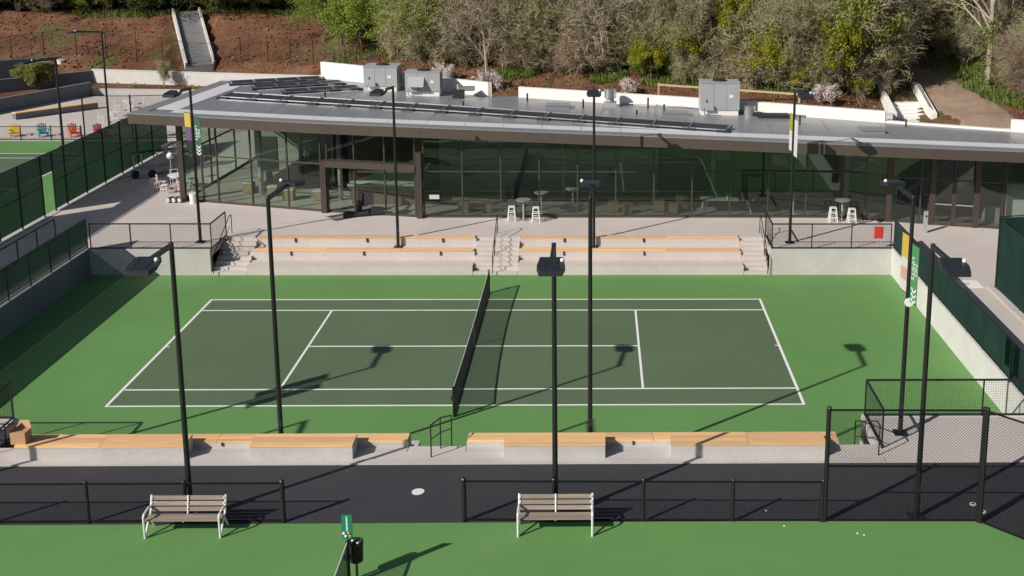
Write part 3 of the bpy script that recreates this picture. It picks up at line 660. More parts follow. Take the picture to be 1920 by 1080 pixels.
MB().tube((5.5, 21.3, zt(5.5)+.5), (5.5, 21.3, zt(5.5)+1.0), .34, .34, 18).build('hood', 'steel', v)
v = thing('exhaust_fan', 'small black exhaust fan beside the paired rooftop units', 'vent', (-3.2, 23.4, zt(-3.2)))
MB().box(-3.5, -2.9, 23.1, 23.7, zt(-3.2)-.02, zt(-3.2)+.5).build('curb', 'black_matte', v); MB().box(-3.2, -2.3, 23.3, 23.9, zt(-3.2)+.4, zt(-3.2)+.62).build('hood', 'galv_dark', v); MB().tube((-3.2, 23.4, zt(-3.2)+.5), (-3.2, 23.4, zt(-3.2)+.78), .1, .1, 8).build('cap', 'steel', v)
v = thing('exhaust_vent', 'squat steel vent with a folded black tarp beside the single rooftop unit', 'vent', (13.2, 18.9, zt(13.2)))
MB().tube((13.0, 18.9, zt(13)-.02), (13.0, 18.9, zt(13)+.55), .3, .3, 14).build('stack', 'steel', v); MB().box(13.4, 15.1, 18.2, 19.0, zt(14.5)+.0, zt(14.5)+.18).build('tarp', 'black_matte', v)
for x, y, L_, lb in ((2.6, 20.6, 1.3, 'low roof hatch in the middle of the roof'), (9.0, 18.8, 1.4, 'low roof hatch left of the single rooftop unit'), (18.6, 14.6, 1.2, 'low roof hatch at the right of the roof')):
    v = thing('roof_hatch', lb, 'hatch', (x, y, zt(x))); MB().box(x-L_/2, x+L_/2, y-.5, y+.5, zt(x+.8)-.03, zt(x)+.16).build('frame', 'galv_dark', v); MB().box(x-L_/2-.03, x+L_/2+.03, y-.53, y+.53, zt(x)+.16, zt(x)+.2).build('lid', 'roof', v)
for k, (x, y, h_) in enumerate(((-10.5, 22.0, .5), (-2.6, 20.6, .25), (.8, 22.6, .45), (4.0, 20.5, .5), (7.6, 20.9, .6), (8.4, 19.3, .5), (15.3, 16.4, .5), (20.8, 16.2, .4), (6.9, 18.8, .25))):
    MB().tube((x, y, zt(x)-.02), (x, y, zt(x)+h_), .05, .05, 8).build('vent_pipe', 'black_matte', roof)
for k in range(15):
    x = -15.5+2.9*k; ya, yb = fy(x)+2.0, min(by(x)-.6, fy(x)+14)
    if yb > ya+1: MB().bar((x, ya, zt(x)+.004), (x+.35, yb, zt(x+.35)+.004), .09, .008).build('membrane_seam', 'cap', roof)
MB().path([(6.2, 21.9, zt(6)+.1), (9.8, 20.9, zt(9)+.1), (16, 18.8, zt(16)+.1)], .04).build('conduit', 'steel', roof)

# ------------------------------------------------------------------ light poles and banners
def light_pole(label, x, y, z0, dirn, top=8.55, group='court light poles', arm=1.75, r=.074):
    t = thing('light_pole', label, 'light pole', (x, y, z0), group)
    MB().box(x-.2, x+.2, y-.2, y+.2, z0, z0+.03).build('base_plate', 'black', t)
    MB().tube((x, y, z0+.02), (x, y, top), r, r*.78, 14).build('pole', 'black', t, smooth=False)
    MB().tube((x, y, top), (x, y, top+.03), r*.86, r*.7, 14).build('pole_cap', 'black', t)
    ax, ay = dirn; za = top-.04
    MB().bar((x+ax*.05, y+ay*.05, za), (x+ax*arm*.78, y+ay*arm*.78, za+.05), .09, .11).build('arm', 'black', t)
    c = Vector((x+ax*arm, y+ay*arm, za+.03)); u = Vector((-ay, ax, 0)); d = Vector((ax, ay, 0))
    hm = MB(); top_ = [(-.27, -.36), (.27, -.36), (.325, .10), (.26, .42), (-.26, .42), (-.325, .10)]
    vs = [c+u*a+d*b+Vector((0,0,.06-b*.13)) for a, b in top_] + [c+u*a*1.03+d*b*1.03+Vector((0,0,-.06-b*.13)) for a, b in top_]
    hm._add(vs, [tuple(range(5, -1, -1)), tuple(range(6, 12))] + [(k, (k+1) % 6, (k+1) % 6+6, k+6) for k in range(6)])
    hd = hm.build('lamp_head', 'navy', t)
    for k in (-.15, .15): MB().bar(c+u*k+d*-.34+Vector((0,0,.106)), c+u*k+d*.36+Vector((0,0,.015)), .03, .012).build('seam', 'navy', hd)
    MB().bar(c+d*-.26+Vector((0,0,-.035)), c+d*.34+Vector((0,0,-.113)), .5, .015).build('lens', 'lens', hd)
    s = c+u*.26+d*-.1+Vector((0,0,.13)); MB().ball((s.x, s.y, s.z-.02), .055, 10, 6).build('sensor', 'white', hd, smooth=True)
    MB().box(x-.05, x+.05, y-r-.012, y-r+.02, z0+.75, z0+.95).build('access_plate', 'black_matte', t)
    return t
def banner(t, x, y, z0, z1, d, cols, w=.46, txt=None, tmat='white', stripes=False):
    d = Vector((*d, 0)).normalized(); n_ = Vector((d.y, -d.x, 0))
    if n_.y > 0: n_ = -n_
    p0 = Vector((x, y, 0))+d*.13; zz = z1; tot = z1-z0
    for zb in (z0, z1): MB().tube(Vector((x, y, zb)), Vector((x, y, zb))+d*(w+.15), .015, .015, 6).build('banner_arm', 'black', t)
    for frac, m_ in cols:
        a = zz-tot*frac
        b_ = MB().bar(p0+Vector((0,0,(a+zz)/2)), p0+d*w+Vector((0,0,(a+zz)/2)), .012, zz-a-.001).build('banner', m_, t)
        zz = a
    if txt:
        X = Vector((0,0,-1)); Y = n_.cross(X)
        for s, off, size in txt:
            c = p0+d*(w*off)+n_*.012+Vector((0,0,(z0+z1)/2+.15)); m4 = Matrix((X, Y, n_)).transposed().to_4x4(); m4.translation = c
            text_obj(s, 'lettering', tmat, t, m4, size)
    if stripes:
        for k in range(3):
            c = p0+n_*.012+Vector((0,0,z0+.12+.16*k)); MB().bar(c+d*.1, c+d*(w*.55)+Vector((0,0,-.12)), .006, .05, upv=(0,0,1)).build('stripe', tmat, t)
            MB().bar(c+d*(w*.55)+Vector((0,0,-.12)), c+d*(w-.05), .006, .05).build('stripe', tmat, t)
PY = 10.25
LP = lambda lb, *a, **k: light_pole(lb, *a, **k)
LP('light pole rising behind the left bench at the low fence', -5.67, -15.08, T-.02, (0, -1))
LP('light pole rising behind the right bench at the low fence', 3.69, -15.13, T-.02, (0, -1))
LP('light pole behind the tall chain link panel', 13.06, -15.2, T-.02, (0, -1))
LP('light pole near the left stretch of the low fence, outside the picture', -15.1, -15.05, T-.02, (0, -1))
LP('light pole behind the near timber bench, left of the net', -4.62, -10.38, .82, (.12, .99))
LP('light pole behind the near timber bench, right of the net', 4.56, -10.38, .82, (0, 1))
pI = LP('light pole at the near right corner with yellow and green banners', 13.9, -10.3, T, (-.1, .99))
pL = LP('light pole with banners beyond the left edge of the near seating', -13.75, -10.45, T, (0, 1))
LP('light pole on the far tiered seating left of the central steps', -4.7, 10.72, .82, (-.2, -.98))
LP('light pole on the far tiered seating right of the central steps', 4.62, 10.72, .82, (0, -1))
pG = LP('light pole behind the right guardrail with yellow and white banners', 13.9, 10.1, T, (.1, -.99))
pH = LP('light pole behind the left guardrail with yellow, purple and green banners', -13.85, 10.2, T, (-.1, -.99))
LP('slim light pole on the side court near the coloured chairs', -30.2, 32.5, T, (-.6, -.8), top=7.0, r=.09, group='side court light poles')
LP('taller slim light pole behind the cafe tables', -29.9, 39.1, T, (-.95, -.3), top=8.1, r=.08, group='side court light poles')
R_, L_ = (.62, -.78), (-.62, .78)
for p_, cr, cl, tx in ((pI, [(1, 'green_banner')], [(.42, 'yellow_banner'), (.16, 'white_banner'), (.22, 'pink'), (.2, 'white_banner')], [('LIMITS', .30, .25), ('NO', .74, .25)]),
                       (pL, [(1, 'green_banner')], [(.42, 'yellow_banner'), (.58, 'white_banner')], None),
                       (pG, [(1, 'white_banner')], [(.45, 'curtain'), (.55, 'white_banner')], None),
                       (pH, [(1, 'dkgreen_banner')], [(.38, 'yellow_banner'), (.36, 'purple_banner'), (.26, 'black_matte')], [('LIMITS', .30, .25), ('NO', .74, .25)])):
    x, y = p_.location.x, p_.location.y
    R_ = (.15, -.99) if p_ is not pH else (.8, -.6); L_ = (-R_[0], -R_[1])
    banner(p_, x, y, 5.45, 7.2, R_, cr, txt=tx, stripes=True if p_ in (pI, pH) else False); banner(p_, x, y, 5.6, 7.35, L_, cl)
MB().tube((13.9, -10.42, 5.4), (13.9, -10.47, 5.4), .13, .13, 18).build('round_marker', 'white', pI)

# ------------------------------------------------------------------ nets
def tennis_net(label, x, y0, y1, z, far_post=True):
    t = thing('tennis_net', label, 'tennis net', (x, (y0+y1)/2, z)); sg = 1 if y1 > y0 else -1
    for y in (y0, y1) if far_post else (y0,):
        p = MB().tube((x, y, z), (x, y, z+1.07), .045, .045, 12).build('post', 'black', t)
        MB().box(x-.09, x+.05, y-.06, y+.06, z+.62, z+.72).build('winder', 'black_matte', p)
    a, b = y0+sg*.04, y1-sg*.04; mb = MB(); n = int(abs(b-a)/.05)
    zt_ = lambda y: z+1.05-.13*(1-abs(2*(y-(a+b)/2)/(b-a))**2)
    for k in range(n):
        y = a+(b-a)*(k+.5)/n; mb.box(x-.003, x+.003, y-.003, y+.003, z+.03, zt_(y))
    for r in range(20):
        f = (r+.5)/20
        for k in range(12):
            ya, yb = a+(b-a)*k/12, a+(b-a)*(k+1)/12; mb.bar((x, ya, z+.03+(zt_(ya)-z-.03)*f), (x, yb, z+.03+(zt_(yb)-z-.03)*f), .006)
    stuffpart(mb.build('netting', 'black', t)); tb = MB()
    for k in range(12):
        ya, yb = a+(b-a)*k/12, a+(b-a)*(k+1)/12; tb.bar((x, ya, zt_(ya)), (x, yb, zt_(yb)), .014, .065)
    tb.build('top_band', 'white', t); MB().bar((x, a, z+.04), (x, b, z+.04), .02, .05).build('bottom_band', 'black', t)
    MB().box(x-.008, x+.008, (a+b)/2-.025, (a+b)/2+.025, z, zt_((a+b)/2)).build('centre_strap', 'white', t)
    for y in (a+sg*.02, b-sg*.02): MB().box(x-.01, x+.01, y-.03, y+.03, z+.05, z+1.02).build('side_band', 'black', t)
    return t
tennis_net('black tennis net across the sunken court', 0, -6.4, 6.4, 0)
tennis_net('net of the nearest court running out of the bottom of the picture', -1.0, -18.1, -30.9, T)

# ------------------------------------------------------------------ benches
def make_bench(label, x, y):
    t = thing('park_bench', label, 'bench', (x, y, T-.004), 'slatted benches by the low fence'); b = T-.004
    W = .93
    for i, (yy, zz) in enumerate(((-.22, .44), (-.10, .43), (.02, .42))): MB().box(x-W, x+W, y+yy-.052, y+yy+.052, b+zz-.02, b+zz+.02).build('seat_slat', 'bench_wood', t)
    for i, (yy, zz) in enumerate(((.155, .53), (.20, .66), (.245, .79))): MB().bar((x-W, y+yy, b+zz), (x+W, y+yy, b+zz), .032, .105, upv=(0, .32, .95)).build('back_slat', 'bench_wood', t)
    for s in (-1, 1):
        X = x+s*(W+.0)
        MB().path([(X, y-.33, b), (X, y-.35, b+.56), (X, y-.31, b+.62), (X, y+.0, b+.64), (X, y+.17, b+.60)], .03, 8).build('arm_frame', 'offwhite', t)
        MB().path([(X, y-.32, b+.02), (X, y+.02, b+.40), (X, y+.12, b+.44), (X, y+.27, b+.86)], .028, 8).build('back_frame', 'offwhite', t)
        MB().path([(X, y+.02, b+.40), (X, y+.30, b)], .028, 8).build('rear_leg', 'offwhite', t)
    MB().path([(x, y-.24, b+.40), (x, y+.11, b+.40), (x, y+.235, b+.86)], .024, 8).build('centre_frame', 'offwhite', t)
    for zz, yy in ((.545, .135), (.675, .18), (.80, .222)):
        for s in (-.9, 0, .9): MB().ball((x+s, y+yy-.005, b+zz), .028, 8, 4).build('bolt', 'offwhite', t)
    return t
make_bench('slatted bench with white frame, left of the gap in the low fence', -5.55, -15.72)
make_bench('slatted bench with white frame, right of the gap in the low fence', 3.72, -15.74)

# ------------------------------------------------------------------ small things near the camera
b = T
t = thing('court_sign', 'narrow green sign on the near net post', 'sign', (-1.0, -18.05, T+1.1))
MB().tube((-1.0, -18.02, T+1.0), (-1.0, -18.02, T+1.3), .025, .025, 8).build('bracket', 'black', t); MB().box(-1.12, -.88, -18.07, -18.04, T+1.12, T+1.72).build('panel', 'sign_green', t)
for k in range(11): MB().box(-1.018, -.988+.006*(k % 3), -18.075, -18.071, T+1.32+.034*k, T+1.348+.034*k).build('lettering', 'white', t)
for dx, dz, m_ in ((-.07, .12, 'white'), (.04, .12, 'yellow_banner'), (-.03, .05, 'white'), (.07, .05, 'yellow_banner')): MB().ball((-1.0+dx, -18.075, T+1.15+dz), .035, 8, 5).build('emblem', m_, t)
t = thing('litter_bin', 'small black bin hanging by the near net post', 'bin', (-.86, -17.86, T))
MB().tube((-.86, -17.86, T+.45), (-.86, -17.86, T+.90), .155, .17, 18).build('body', 'black', t, smooth=False); MB().tube((-.86, -17.86, T+.90), (-.86, -17.86, T+.95), .18, .18, 18, cap=False).build('rim', 'black_matte', t)
MB().bar((-.86, -17.86, T), (-.86, -17.86, T+.46), .05).build('stand', 'black', t)
rg = random.Random(3)
for k in range(7):
    a = k*.9; MB().ball((-.86+.09*math.cos(a), -17.86+.09*math.sin(a), T+.93), .034, 8, 5).build('tennis_ball', 'white' if k % 3 == 0 else 'black_matte', t)
t = tag(MB().tube((-.06, -13.73, T-.02), (-.06, -13.73, T-.008), .17, .17, 24).build('manhole_cover', 'white', loc=(-.06, -13.73, T-.02)), 'pale round cover set in the dark asphalt path', 'manhole cover')
for k, (x, y) in enumerate(((14.75, -14.55), (14.88, -14.95))):
    t = thing('valve_cover', ['white valve cover on the asphalt right of the tall fence, upper one', 'white valve cover on the asphalt right of the tall fence, lower one'][k], 'valve cover', (x, y, T-.02), 'white valve covers')
    MB().tube((x, y, T-.02), (x, y, T+.0), .085, .085, 14).build('rim', 'white', t); MB().tube((x, y, T), (x, y, T+.006), .045, .045, 10).build('lid', 'black_matte', t)
for k, (x, y) in enumerate(((9.55, -15.62), (11.35, -16.0), (11.5, -16.08), (9.2, -14.85))):
    MB().tube((x, y, T-.004), (x, y, T+.004), .03, .024, 8).build('paint_spot', 'white', nc)
t = thing('cardboard_box', 'open cardboard box on the left end of the near timber bench', 'box', (-11.62, -11.6, 1.668))
MB().box(-11.84, -11.42, -11.78, -11.4, 1.668, 2.02).build('body', 'cardboard', t)
for a in (((-11.84, -11.78, 2.02), (-11.84, -11.4, 2.02), (-11.78, -11.4, 2.2), (-11.78, -11.78, 2.2)), ((-11.42, -11.78, 2.02), (-11.42, -11.4, 2.02), (-11.3, -11.4, 2.12), (-11.3, -11.78, 2.12)), ((-11.84, -11.4, 2.02), (-11.42, -11.4, 2.02), (-11.5, -11.3, 2.2), (-11.76, -11.3, 2.2))):
    MB().quad(*a).build('flap', 'cardboard', t)
t = thing('notice_sign', 'red notice board fixed to the far right guardrail', 'sign', (17.85, 8.99, T+.5))
MB().box(17.64, 18.06, 8.985, 9.015, T+.52, T+1.09).build('panel', 'red', t); MB().box(17.68, 18.02, 8.978, 8.984, T+.56, T+1.05).build('print', 'red', t)
for a in (17.67, 18.03):
    for z_ in (.56, 1.05): MB().ball((a, 8.98, T+z_), .012, 6, 4).build('screw', 'steel', t)
t = thing('door_pedestal', 'slim steel push button post by the right entrance doors', 'bollard', (20.84, 11.85, T))
MB().box(20.75, 20.93, 11.78, 11.92, T, T+1.1).build('post', 'galv', t); MB().tube((20.84, 11.775, T+.85), (20.84, 11.76, T+.85), .05, .05, 12).build('button', 'black', t); MB().box(20.72, 20.96, 11.76, 11.94, T+1.1, T+1.12).build('cap', 'steel', t)
t = thing('utility_cover', 'pale square cover slab beside the right edge fence', 'cover', (20.3, 3.9, T)); MB().box(19.75, 20.95, 3.35, 4.35, T-.01, T+.012).build('slab', 'parapet', t); MB().box(20.2, 20.5, 3.8, 3.9, T+.012, T+.018).build('lift_slot', 'galv_dark', t)

# ------------------------------------------------------------------ furniture
def stool(label, x, y, group, mat='white', h=.76, z=T, rz=0):
    t = thing('bar_stool', label, 'stool', (x, y, z), group)
    for sx in (-1, 1):
        for sy in (-1, 1): MB().bar((x+sx*.2, y+sy*.2, z), (x+sx*.13, y+sy*.13, z+h-.02), .045).build('leg', mat, t)
    MB().box(x-.16, x+.16, y-.16, y+.16, z+h-.03, z+h).build('seat', mat, t)
    for zz, s in ((.26, .175), (.48, .155)):
        for a, b_ in (((-s, -s), (s, -s)), ((s, -s), (s, s)), ((s, s), (-s, s)), ((-s, s), (-s, -s))): MB().bar((x+a[0], y+a[1], z+zz), (x+b_[0], y+b_[1], z+zz), .03).build('footrest', mat, t)
    return t
def high_table(label, x, y, group=None, top='galv', leg='white', h=1.06, z=T, r=.38):
    t = thing('bar_table', label, 'table', (x, y, z), group)
    MB().tube((x, y, z), (x, y, z+.03), .24, .24, 16).build('base', leg, t); MB().tube((x, y, z+.03), (x, y, z+h), .04, .04, 10).build('stem', leg, t); MB().tube((x, y, z+h), (x, y, z+h+.035), r, r, 24).build('top', top, t); return t
stool('white bar stool in front of the glass, left of the tall table', .47, 14.0, 'white bar stools outside')
stool('white bar stool in front of the glass, right of the tall table', 1.7, 13.85, 'white bar stools outside')
high_table('tall grey table between the two central white bar stools', 1.06, 14.08, None, 'galv_dark', 'galv')
stool('white bar stool at the right end of the glass front, left one', 16.7, 13.85, 'white bar stools outside')
stool('white bar stool at the right end of the glass front, right one', 17.6, 13.6, 'white bar stools outside')
high_table('tall grey table behind the two right white bar stools', 17.2, 14.05, None, 'galv_dark', 'galv')
F = T+.02
high_table('white topped tall table just inside the central glass', 1.9, 15.5, None, 'white', 'white', z=F)
high_table('white tall table inside, right of the table tennis table', 14.95, 15.4, None, 'white', 'white', z=F)
high_table('small white tall table inside, left of the light pole', 3.5, 16.4, None, 'white', 'white', z=F)
for k, (x, y, s) in enumerate(((-2.1, 15.6, 1), (-.9, 15.7, .9), (5.6, 15.7, 1), (6.3, 15.4, .9), (8.0, 15.8, 1), (8.7, 15.5, .95), (-11.8, 18.3, 1.1), (-12.9, 19.2, 1.0), (-10.2, 18.2, 1.0), (-14.4, 19.9, 1.1))):
    wh = ['at the left end of the central glass', 'second from the left behind the central glass', 'in the middle of the central glass, left one', 'in the middle of the central glass, right one', 'left of the table tennis table, farther one', 'left of the table tennis table, nearer one',
          'in the sunlit left lounge, second from the entrance', 'in the sunlit left lounge, third from the entrance', 'in the sunlit left lounge, nearest the entrance', 'in the sunlit left lounge, farthest from the entrance'][k]
    t = thing('cube_seat', 'tan block seat '+wh, 'seat', (x, y, F), 'block seats indoors'); MB().box(x-.25*s, x+.25*s, y-.25*s, y+.25*s, F+.04, F+.5*s).build('body', 'stump', t); MB().box(x-.27*s, x+.27*s, y-.27*s, y+.27*s, F+.5*s, F+.56*s).build('cushion', 'int_light' if k > 5 else 'stump', t)
    MB().box(x-.2*s, x+.2*s, y-.2*s, y+.2*s, F, F+.04).build('plinth', 'black', t)
t = thing('table_tennis_table', 'pale table tennis table behind the glass', 'table', (11.5, 15.9, F))
MB().box(10.15, 12.9, 15.2, 16.7, F+.72, F+.77).build('top', 'tt_blue', t); MB().box(11.5, 11.52, 15.1, 16.8, F+.77, F+.92).build('net', 'white', t)
for x in (10.3, 12.75):
    for y in (15.35, 16.55): MB().bar((x+(.18 if x < 11 else -.18), y, F+.72), (x, y, F), .06).build('leg', 'white', t)
for k, x in enumerate((9.2, 13.7)):
    t = thing('lounge_chair', ['brown lounge chair inside, left of the table tennis table', 'dark lounge chair inside, right of the table tennis table'][k], 'chair', (x, 15.9, F)); m_ = ['int_brown', 'int_dark'][k]
    MB().box(x-.3, x+.3, 15.6, 16.2, F+.2, F+.42).build('seat', m_, t); MB().bar((x-.3, 16.2, F+.62), (x+.3, 16.2, F+.62), .1, .5).build('backrest', m_, t)
    for sx in (-.27, .27):
        for sy in (15.63, 16.15): MB().box(x+sx-.02, x+sx+.02, sy-.02, sy+.02, F, F+.2).build('leg', 'black', t)
def adirondack(label, x, y, rz, mat):
    t = thing('adirondack_chair', label, 'chair', (x, y, T), 'coloured garden chairs', rz); mk = lambda nm, mb: mb.build(nm, mat, None)
    def part(nm, mb):
        o = mb.build(nm, mat); o.parent = t; return o
    t.scale = (.86, .86, .86)
    for k in range(5): a = (k-2)*.11; part('seat_slat', MB().bar((-.28, -.28+.14*k, .38-.05*k), (.28, -.28+.14*k, .38-.05*k), .12, .03))
    for k in range(5):
        a = (k-2)*.115; h_ = 1.02-.05*abs(k-2); part('back_slat', MB().bar((a, .28, .2), (a*1.25, .55, h_), .1, .025, upv=(0, 1, .3)))
    for s in (-1, 1):
        part('arm', MB().box(s*.38-.08, s*.38+.08, -.38, .4, .55, .58)); part('leg', MB().bar((s*.33, -.32, 0), (s*.33, -.32, .56), .05, .1)); part('leg', MB().bar((s*.33, -.3, .36), (s*.33, .62, .02), .05, .1))
    part('back_brace', MB().bar((-.32, .45, .5), (.32, .45, .5), .04, .08)); return t
for nm, x, rz in (('yellow', -35.0, R(25)), ('teal', -33.05, R(35)), ('orange', -30.95, R(40)), ('crimson', -29.2, R(45))):
    adirondack(nm+' slatted garden chair beyond the side court', x, 35.9, rz, 'ch_'+nm)
def cafe_set(label, x, y):
    high_table('white cafe table '+label, x, y, 'cafe tables', 'white', 'white', .74, T, .5)
    for k in range(4):
        a = k*1.571+.5; cx_, cy_ = x+.85*math.cos(a), y+.85*math.sin(a)
        t = thing('cafe_chair', 'white cafe chair '+label, 'chair', (cx_, cy_, T), 'chairs at the cafe table '+label)
        MB().box(cx_-.22, cx_+.22, cy_-.22, cy_+.22, T+.43, T+.46).build('seat', 'white', t)
        for sx in (-.19, .19):
            for sy in (-.19, .19): MB().tube((cx_+sx, cy_+sy, T), (cx_+sx, cy_+sy, T+.44), .016, .016, 6).build('leg', 'white', t)
        bx, by_ = cx_+.22*math.cos(a), cy_+.22*math.sin(a); px, py = -math.sin(a)*.2, math.cos(a)*.2
        MB().path([(bx+px, by_+py, T+.45), (bx+px*1.05, by_+py*1.05, T+.85), (bx-px*1.05, by_-py*1.05, T+.85), (bx-px, by_-py, T+.45)], .018).build('backrest', 'white', t)
cafe_set('on the rear plaza nearer the green fence', -30.4, 41.3); cafe_set('farther back by the seat wall', -31.4, 46.6)
cafe_set('beside the left end of the clubhouse', -18.7, 21.0)
t = thing('utility_cart', 'grey two wheeled equipment cart by the tall green fence', 'cart', (-21.2, 24.3, T))
MB().bar((-22.0, 23.8, T+.45), (-20.6, 25.0, T+.45), .8, .08).build('bed', 'galv', t)
for a, b_ in (((-22.1, 23.6), (-21.9, 24.3)), ((-21.0, 24.3), (-20.6, 25.2))): MB().bar((*a, T+.5), (*a, T+1.35), .07).build('upright', 'galv', t); MB().bar((*b_, T+.5), (*b_, T+1.35), .07).build('upright', 'galv', t); MB().bar((*a, T+1.33), (*b_, T+1.33), .06).build('crossbar', 'galv', t)
for k in range(5): MB().bar((-22.2+.4*k, 23.5+.3*k, T+1.4), (-21.7+.4*k, 24.3+.3*k, T+1.42), .10, .05).build('rack_slat', 'black_matte', t)
for x, y in ((-22.0, 23.3), (-21.1, 23.5)): MB().tube((x, y, T+.24), (x+.14, y-.06, T+.24), .24, .24, 16).build('wheel', 'wheel', t)
MB().path([(-22.1, 23.2, T+.2), (-22.6, 22.5, T+.12)], .03).build('drawbar', 'red', t)
t = thing('patio_lamp', 'white globe patio light at the left end of the clubhouse', 'lamp', (-19.6, 22.6, T)); MB().tube((-19.6, 22.6, T), (-19.6, 22.6, T+1.35), .03, .03, 8).build('post', 'galv', t); MB().ball((-19.6, 22.6, T+1.5), .2, 12, 8).build('globe', 'white', t, smooth=True); MB().tube((-19.6, 22.6, T), (-19.6, 22.6, T+.05), .18, .18, 12).build('base', 'black', t)
for k, (x, y, m_) in enumerate(((-19.5, 20.3, 'pink'), (-18.95, 19.75, 'white'), (-18.3, 20.0, 'pink'), (-18.0, 20.7, 'white'), (-20.1, 21.3, 'white'))):
    stool(['pink', 'white', 'pink', 'white', 'white'][k]+' metal stool in the cluster left of the clubhouse, '+['nearest the path', 'in front', 'right front', 'right rear', 'rear left'][k], x, y, 'stools left of the clubhouse', m_, .5)
t = thing('equipment_rack', 'grey tubular equipment rack beside the tall green fence', 'rack', (-20.3, 25.6, T))
for x, y in ((-21.0, 25.3), (-19.6, 25.9), (-20.8, 26.3), (-19.4, 26.9)): MB().tube((x, y, T), (x, y, T+1.5), .04, .04, 8).build('upright', 'galv', t)
for z_ in (.5, 1.0, 1.48):
    for a, b_ in (((-21.0, 25.3), (-19.6, 25.9)), ((-20.8, 26.3), (-19.4, 26.9)), ((-21.0, 25.3), (-20.8, 26.3)), ((-19.6, 25.9), (-19.4, 26.9))): MB().tube((*a, T+z_), (*b_, T+z_), .03, .03, 6).build('crossbar', 'galv', t)
for k in range(6): MB().bar((-21.0+.25*k, 25.2+.1*k, T+1.55), (-20.8+.25*k, 26.4+.1*k, T+1.58), .12, .06).build('stored_frame', 'black_matte' if k % 2 else 'steel', t)
for k in range(3):
    x = -17.95+.3*k; t = thing('log_stool', 'short log stacked at the glass corner, '+['left', 'middle', 'right'][k]+' one', 'log', (x, 17.85, T), 'logs at the glass corner'); MB().tube((x-.08, 17.6, T+.15), (x+.05, 18.0, T+.15), .14, .14, 12).build('trunk', 'bark', t); MB().tube((x-.085, 17.585, T+.15), (x-.08, 17.6, T+.15), .12, .12, 12).build('cut_face', 'int_light', t)
t = thing('bucket', 'white plastic bucket at the left corner of the glass', 'bucket', (-16.65, 17.55, T)); MB().tube((-16.65, 17.55, T), (-16.65, 17.55, T+.55), .18, .22, 16).build('body', 'white', t, smooth=False); MB().path([(-16.86, 17.55, T+.5), (-16.65, 17.55, T+.78), (-16.44, 17.55, T+.5)], .012).build('handle', 'steel', t)
t = thing('floor_mat_roll', 'grey rolled mat leaning at the entrance doors', 'mat', (-7.1, 15.2, T)); MB().tube((-8.1, 14.55, T+.13), (-6.9, 14.95, T+.13), .13, .13, 12).build('roll', 'cone_dk', t); MB().bar((-6.8, 15.15, T+.25), (-6.2, 15.25, T+.2), .5, .3).build('folded_end', 'black_matte', t); MB().bar((-7.45, 15.3, T), (-7.35, 15.32, T+1.1), .22, .2).build('stand', 'black_matte', t)

# ------------------------------------------------------------------ left rear terraces
def long_wall(name, label, a, b, z0, z1, th, mat, cat='wall', cap=None):
    c = ((a[0]+b[0])/2, (a[1]+b[1])/2, z0); t = thing(name, label, cat, c); A = Vector((*a, (z0+z1)/2)); B = Vector((*b, (z0+z1)/2))
    MB().bar(A, B, th, z1-z0).build('wall_body', mat, t); MB().bar(Vector((*a, z1+.03)), Vector((*b, z1+.03)), th+.04, .06).build('coping', cap or mat, t); return t
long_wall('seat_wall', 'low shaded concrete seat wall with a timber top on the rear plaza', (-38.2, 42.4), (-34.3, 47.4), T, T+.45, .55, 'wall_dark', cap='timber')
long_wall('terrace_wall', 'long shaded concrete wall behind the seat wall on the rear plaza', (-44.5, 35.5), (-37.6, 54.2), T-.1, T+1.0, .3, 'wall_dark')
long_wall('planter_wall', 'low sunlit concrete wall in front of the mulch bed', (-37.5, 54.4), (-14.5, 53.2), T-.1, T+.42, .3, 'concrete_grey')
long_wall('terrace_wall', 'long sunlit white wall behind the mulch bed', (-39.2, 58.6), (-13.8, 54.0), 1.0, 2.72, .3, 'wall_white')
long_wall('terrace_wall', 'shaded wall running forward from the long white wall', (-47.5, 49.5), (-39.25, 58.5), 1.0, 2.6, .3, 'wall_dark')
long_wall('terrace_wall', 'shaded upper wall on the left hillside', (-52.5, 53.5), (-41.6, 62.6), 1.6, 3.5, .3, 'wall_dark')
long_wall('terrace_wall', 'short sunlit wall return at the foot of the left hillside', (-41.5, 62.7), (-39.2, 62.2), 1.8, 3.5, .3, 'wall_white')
for k, (x, y) in enumerate(((-43.6, 59.6), (-42.7, 60.4))):
    t = thing('planter_tub', ['white tub on the upper left wall, left one', 'white tub on the upper left wall, right one'][k], 'tub', (x, y, 2.7), 'white tubs'); MB().tube((x, y, 2.3), (x, y, 3.3), .26, .32, 14).build('body', 'white', t); MB().tube((x, y, 3.3), (x, y, 3.34), .35, .35, 14).build('rim', 'white', t)
bed = MB(); bed.prism([(-44.4, 36), (-37.6, 54.4), (-14.6, 53.3), (-14.2, 54.0), (-39, 58.4), (-47.4, 49.5)], .9, 1.6); o = struct('mulch_bed', bed, 'soil'); o['label'] = 'red mulch planting bed below the long white wall'
t = thing('hill_fence', 'tall thin black chain link fence along the foot of the hill', 'fence', (-30, 60, 2.8)); hp = [(-53, 57.5), (-47, 60.5), (-41.8, 61.6), (-36, 60.4), (-29, 59.8), (-24, 58.8), (-19.5, 56.5), (-15, 52.6), (-12.6, 49.8)]
fp = []
for a, b_ in zip(hp, hp[1:]):
    n = max(1, round(math.dist(a, b_)/2.45)); fp += [(a[0]+(b_[0]-a[0])*k/n, a[1]+(b_[1]-a[1])*k/n) for k in range(n)]
fp.append(hp[-1]); mbm = MB()
gz3 = lambda p: max(2.7, ground_z(*p, False))-.05
